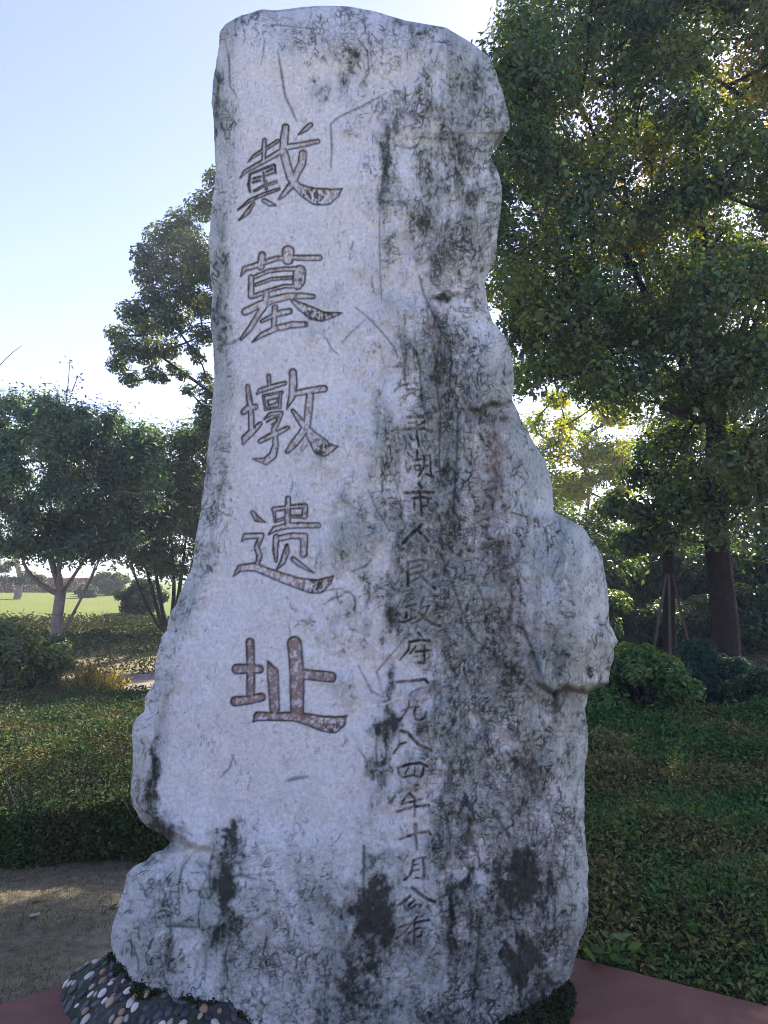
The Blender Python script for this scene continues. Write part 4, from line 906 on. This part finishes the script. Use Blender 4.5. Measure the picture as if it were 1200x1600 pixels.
for k, (px, Y, top, wd, lab) in enumerate([(760, 22, 560, 420, 'distant tall tree behind the stone and the yellow sunlit tree'), (1080, 21, 500, 420, 'distant tall tree behind the thick trunk'), (1330, 19, 420, 420, 'distant tall tree at the right border')]):
    base = gbase(px, Y, -.05)
    cl = [(*P1(px + wd / 2 * r3.uniform(-1, 1) * (1 - .3 * r3.rand()), py, Y + r3.uniform(-1.5, 1.5)), r3.uniform(.4, .7), r3.uniform(.5, 1)) for py in r3.uniform(top, 860, 60)]
    cl = [c for c in cl if not (835 < 600 + F * c[0] / c[1] < 1000 and c[2] > 2.4)]
    make_tree('distant_tree', lab, base, [(np.array([base, base + [0, 0, 3], base + [.1, 0, 5.5]]), np.array([.2, .15, .06]))], cl, 230, .13, [(.05, .07, .03), (.065, .08, .03), (.04, .06, .03)], M_leaf_soft, M_bark, wr=.5, r=r3)

# ------------------------------------------------------------------ clipped ground cover
r4 = np.random.RandomState(33)
def cover(name, n, xr0, yr0, mask, height, leaf, label, seed, front_y=None, side=.0, br=0.5):
    X = r4.uniform(*xr0, n * 3); Y = yr0[0] + (yr0[1] - yr0[0]) * r4.rand(n * 3) ** 1.25
    k = mask(X, Y); X, Y = X[k][:n], Y[k][:n]; n = len(X)
    h = height(X, Y) * (1 + .38 * fbm(X * 2.2, Y * 2.2, seed, 4, .6))
    dep = np.minimum(r4.exponential(.05, n), h)
    if front_y is not None:
        m = r4.rand(n) < side
        Y[m] = front_y(X[m]) + np.abs(r4.normal(size=m.sum())) * .06; h = height(X, Y) * (1 + .38 * fbm(X * 2.2, Y * 2.2, seed, 4, .6)); dep[m] = r4.rand(m.sum()) * h[m]
    Z = G(X, Y) + h - dep + .02 * r4.normal(size=n)
    nr = np.array([0, -.25, .8]) + r4.normal(size=(n, 3)) * .65
    patch = sstep(-.25, .4, fbm(X * 1.6, Y * 1.6, seed + 7, 4) + .5 * fbm(X * 7, Y * 7, seed + 12, 3))
    g = np.array([.054, .122, .026]); b = np.array([.165, .130, .045])
    c = g + (b - g) * (np.clip(patch * br + .35 * (r4.rand(n) - .5) * patch, 0, 1))[:, None]
    c = c * r4.uniform(.55, 1.5, (n, 1))
    lt = r4.rand(n) < .02; c[lt] = np.array([.11, .15, .06]) * r4.uniform(.7, 1.2, (lt.sum(), 1))
    c = c * 1.2
    return X, Y, Z, nr, c
lefthedge_front = lambda X: 4.42 + .10 * perlin(X * 1.7, X * 0, 50) + .05 * perlin(X * 6, X * 0, 51)
X, Y, Z, nr, c = cover('l', 115000, (-5.2, -.3), (4.3, 7.7), lambda X, Y: (Y > lefthedge_front(X)) & (X > -.72 * Y) & (X < -.13 * Y - .2), lambda X, Y: np.clip(.50 - .10 * (Y - 4.4), .12, .5) * (.55 + .45 * sstep(-.05, .45, Y - lefthedge_front(X))), .03, '', 300, lefthedge_front, .42, .55)
lsz = .029 * (.6 + .8 * r4.rand(len(X)))
hl_ = empty('clipped_hedge', (-2.2, 6, .1), 'low dense clipped dark green hedge at left behind the bare soil', 'hedge')
off = np.array(hl_.location)
c = c * np.array([.72, .62, .8])
obj('foliage', leaves_mesh('foliage', np.stack([X, Y, Z], 1) - off, nr, lsz, lsz * .45, c, r=r4), M_cover, hl_, kind='stuff')
tw = []
for _ in range(160):
    x = r4.uniform(-4.2, -.5); y0 = float(lefthedge_front(np.array([x]))[0]) + r4.uniform(.02, 1.5); z = float(G(x, y0))
    e = np.array([x + r4.normal() * .12, y0 - r4.uniform(0, .15), z + r4.uniform(.3, .5)]); tw.append((bend((x, y0, z), e, 4, .08, 0, r4) - off, np.linspace(.005, .002, 4)))
obj('twig', tubes_mesh('twig', tw, 4), M_stake, hl_, kind='stuff')
n_l = np.array([dl[1], -dl[0]]); n_r = np.array([-dr[1], dr[0]])
if n_r[1] < 0: n_r = -n_r
if n_l[1] < 0: n_l = -n_l
out_r = lambda X, Y: (X - apex[0]) * n_r[0] + (Y - apex[1]) * n_r[1]
out_l = lambda X, Y: (X - apex[0]) * n_l[0] + (Y - apex[1]) * n_l[1]
mk = lambda X, Y: (out_r(X, Y) > .03) & (X > .55) & (X < .62 * Y + .6)
X, Y, Z, nr, c = cover('r', 105000, (.5, 5.2), (2.4, 6.95), mk, lambda X, Y: .09 + .16 * sstep(0, .8, out_r(X, Y)) * (1 + .5 * perlin(X * 1.1, Y * 1.1, 77)), .03, '', 320, None, 0, .75)
lsz = (.022 + .002 * Y) * (.55 + .9 * r4.rand(len(X)))
gc = empty('ground_cover', (1.8, 5, .1), 'dark low ground cover with brownish tips right of the plinth', 'ground cover'); off = np.array(gc.location)
obj('foliage', leaves_mesh('foliage', np.stack([X, Y, Z], 1) - off, nr, lsz, lsz * .42, c, r=r4), M_cover, gc, kind='stuff')
# second, rougher band further back and on the shaded slope at left
mk2 = lambda X, Y: (Y > 7.4) & (np.abs(Y - 8.55 - .05 * X) > .45)
n = 38000
X = r4.uniform(-9, 8, n * 2); Y = 7.4 + 9 * r4.rand(n * 2) ** 1.5; k = mk2(X, Y) & (np.abs(X) < .62 * Y); X, Y = X[k][:n], Y[k][:n]; n = len(X)
Z = G(X, Y) + np.abs(r4.normal(size=n)) * .05; a = sstep(-.3, .4, fbm(X, Y, 340, 3))[:, None]
c = (np.array([.05, .062, .026]) * (1 - a) + np.array([.085, .075, .034]) * a) * r4.uniform(.6, 1.4, (n, 1))
obj('grass', leaves_mesh('grass', np.stack([X, Y, Z], 1), np.array([0, -.8, .3]) + r4.normal(size=(n, 3)) * .5, .055 * r4.uniform(.6, 1.5, n) * (Y / 9), .018 * Y / 9, c, r=r4), M_cover, kind='stuff', label='rough shaded grass on the slope behind the stone')
# dry grass on the bare soil at left
n = 48000
X = r4.uniform(-4.2, -.4, n * 2); Y = r4.uniform(2.2, 4.6, n * 2)
k = (out_l(X, Y) > .02) & (fbm(X * 1.5, Y * 1.5, 20, 4) + .5 * r4.rand(n * 2) > .12) ; X, Y = X[k][:n], Y[k][:n]; n = len(X)
az = r4.uniform(0, 2 * np.pi, n); ln = r4.uniform(.015, .045, n); tl_ = r4.uniform(.15, .9, n)
b0 = np.stack([X, Y, G(X, Y)], 1); dv = np.stack([np.cos(az) * (1 - tl_), np.sin(az) * (1 - tl_), tl_ * .8], 1) * ln[:, None]; sv = np.stack([-np.sin(az), np.cos(az), az * 0], 1) * .0016
v = np.stack([b0 - sv, b0 + sv, b0 + dv], 1).reshape(-1, 3); f = np.arange(n * 3).reshape(-1, 3)
gcol = np.where((r4.rand(n) < .4)[:, None], [[.10, .13, .045]], [[.32, .26, .16]]) * r4.uniform(.6, 1.3, (n, 1))
obj('dry_grass', new_mesh('dry_grass', v, f, np.repeat(gcol, 3, 0), smooth=False), M_cover, kind='stuff', label='thin dry grass on the bare soil at left')

# fallen leaves lying on the soil
def leaf_obj_mesh(seed, colr, cup=.25):
    r = np.random.RandomState(seed); tt = np.linspace(0, 1, 6); wv = np.sin(np.pi * tt ** .8) * .32
    v, f = [], []
    for a, b in zip(tt, wv):
        for s in (-1, 0, 1): v.append((a - .5, s * b, abs(s) * cup * b + .12 * (a - .5) ** 2 + .02 * r.normal()))
    for i in range(5):
        for j in range(2): f.append((i * 3 + j, (i + 1) * 3 + j, (i + 1) * 3 + j + 1, i * 3 + j + 1))
    return new_mesh('fallen_leaf', np.array(v), np.array(f), np.array(colr) * r.uniform(.85, 1.15, (len(v), 1)))
fl = [leaf_obj_mesh(k, c) for k, c in enumerate([(.30, .26, .20), (.22, .15, .09), (.30, .14, .08), (.36, .32, .26)])]
for (px, py, s, k, lab) in [(72, 1338, .09, 3, 'large pale fallen leaf on the soil close to the hedge foot'), (12, 1331, .07, 0, 'tan fallen leaf on the soil at the left border below the hedge'),
        (55, 1428, .075, 3, 'pale fallen leaf alone in the middle of the bare soil'), (57, 1402, .06, 1, 'small brown fallen leaf just behind the pale leaf on the bare soil'), (178, 1413, .065, 2, 'reddish fallen leaf beside the lower left lobe of the stone'),
        (118, 1372, .05, 1, 'brown fallen leaf between the hedge foot and the stone'), (160, 1335, .055, 0, 'tan fallen leaf under the notch at the left of the stone'), (20, 1478, .05, 2, 'reddish fallen leaf at the left border of the bare soil'),
        (110, 1470, .05, 1, 'brown fallen leaf on the soil just behind the red plinth edge'), (30, 1370, .05, 2, 'small reddish fallen leaf left of the pale leaves')]:
    p = PZ(px, py, .02); o = obj('fallen_leaf', fl[k], M_litter, label=lab, cat='leaf', group='fallen leaves on the soil')
    o.location = (p[0], p[1], float(G(p[0], p[1])) + .012); o.scale = (s, s, s); o.rotation_euler = (r4.normal() * .25, r4.normal() * .25, r4.uniform(0, 6.28))

# bright seedling by the plinth edge
base = PZ(945, 1508, .08)
sdl = empty('seedling', base, 'small bright green seedling growing at the right edge of the plinth', 'plant')
r5 = np.random.RandomState(3)
lms = [leaf_obj_mesh(9 + k, c, .2) for k, c in enumerate([(.13, .22, .05), (.19, .29, .07), (.09, .17, .045)])]
stems = []
for (px, py, s, yaw) in [(921, 1474, .10, 2.6), (937, 1466, .085, 1.9), (951, 1472, .07, 1.2), (968, 1466, .105, .5), (972, 1481, .085, .0), (915, 1487, .075, 3.2), (933, 1484, .09, 2.3), (955, 1484, .07, .6), (940, 1497, .075, 4.2),
                         (962, 1497, .075, -.4), (978, 1503, .08, -.3), (950, 1503, .05, 4.9), (926, 1495, .06, 3.6), (948, 1462, .05, 1.4)]:
    for q_ in range(2):
        Y = base[1] + r5.uniform(-.06, .06); p = P1(px + r5.normal() * 7 * q_, py + r5.normal() * 6 * q_, Y); lm = lms[r5.randint(3)]; lm.name = 'seedling_leaf'
        o = obj('leaf', lm, M_leaf_lit, sdl); o.location = Vector(p - base); k = s * r5.uniform(.55, .85); o.scale = (k, k * .8, k); o.rotation_euler = (r5.normal() * .5 + .35, -.3 + r5.normal() * .35, yaw + r5.normal() * .6 * q_)
        stems.append((bend([0.01 * r5.normal(), 0, -.05], p - base, 5, .1, .05, r5), np.linspace(.003, .0015, 5)))
obj('stem', tubes_mesh('stem', stems, 5), leaf_material('green_stem'), sdl); 
for o in sdl.children:
    if o.name.startswith('stem'):
        a = o.data.attributes.new('Col', 'FLOAT_COLOR', 'POINT'); a.data.foreach_set('color', np.tile([.09, .13, .04, 1], len(o.data.vertices)).astype(np.float32))
# moss growing on the mortar at the right foot and where the mortar meets the stone
ok = ((GX > .28) & (dist < ext) & (dist > -.05) & (GY < 3.15)) | ((GX < -.30) & (dist > -.03) & (dist < .012 + .05 * fbm(GX * 12, GY * 12, 402, 3)) & (GY < 3.15))
ci = np.argwhere(ok); sel = ci[r5.randint(len(ci), size=16000)]; mx_, my_ = GX[sel[:, 0], sel[:, 1]] + r5.uniform(-.007, .007, len(sel)), GY[sel[:, 0], sel[:, 1]] + r5.uniform(-.007, .007, len(sel))
mz = SKZ[sel[:, 0], sel[:, 1]] + np.abs(r5.normal(size=len(sel))) * .008 + (.030 * np.clip(fbm(mx_ * 15, my_ * 15, 404, 3) + .25, 0, 1)) * (mx_ > 0); n = len(mz)
obj('moss', leaves_mesh('moss', np.stack([mx_, my_, mz], 1), np.array([0, -.3, .8]) + r5.normal(size=(n, 3)) * .6, .015, .007, np.array([[.040, .055, .022]]) * r5.uniform(.4, 1.5, (n, 1)), r=r5), M_cover, kind='stuff', label='dark moss on the mortar at the foot of the stone')
# the leaves of the broadleaf tree that hang nearest
lm0 = leaf_obj_mesh(31, (.085, .14, .055), .3); lm1 = leaf_obj_mesh(32, (.07, .12, .06), .15); bt = bpy.data.objects['broadleaf_tree']; bl = Vector(bt.location)
for m_ in (lm0, lm1): m_.name = 'leaf'
for k in range(280):
    while True:
        px, py = r5.uniform(790, 1200), r5.uniform(10, 840)
        if px > left_edge(py) + 30 and py < bottom_edge(px) - 30: break
    Y = 6.75 + r5.uniform(-.15, .25)
    o = obj('leaf', (lm0, lm1)[k % 2], M_leaf, bt); o.location = Vector(P1(px, py, Y)) - bl; sz = r5.uniform(.06, .085); o.scale = (sz, sz, sz)
    o.rotation_euler = (r5.normal() * .6 + .5, r5.normal() * .6 + .5, r5.uniform(0, 6.28))
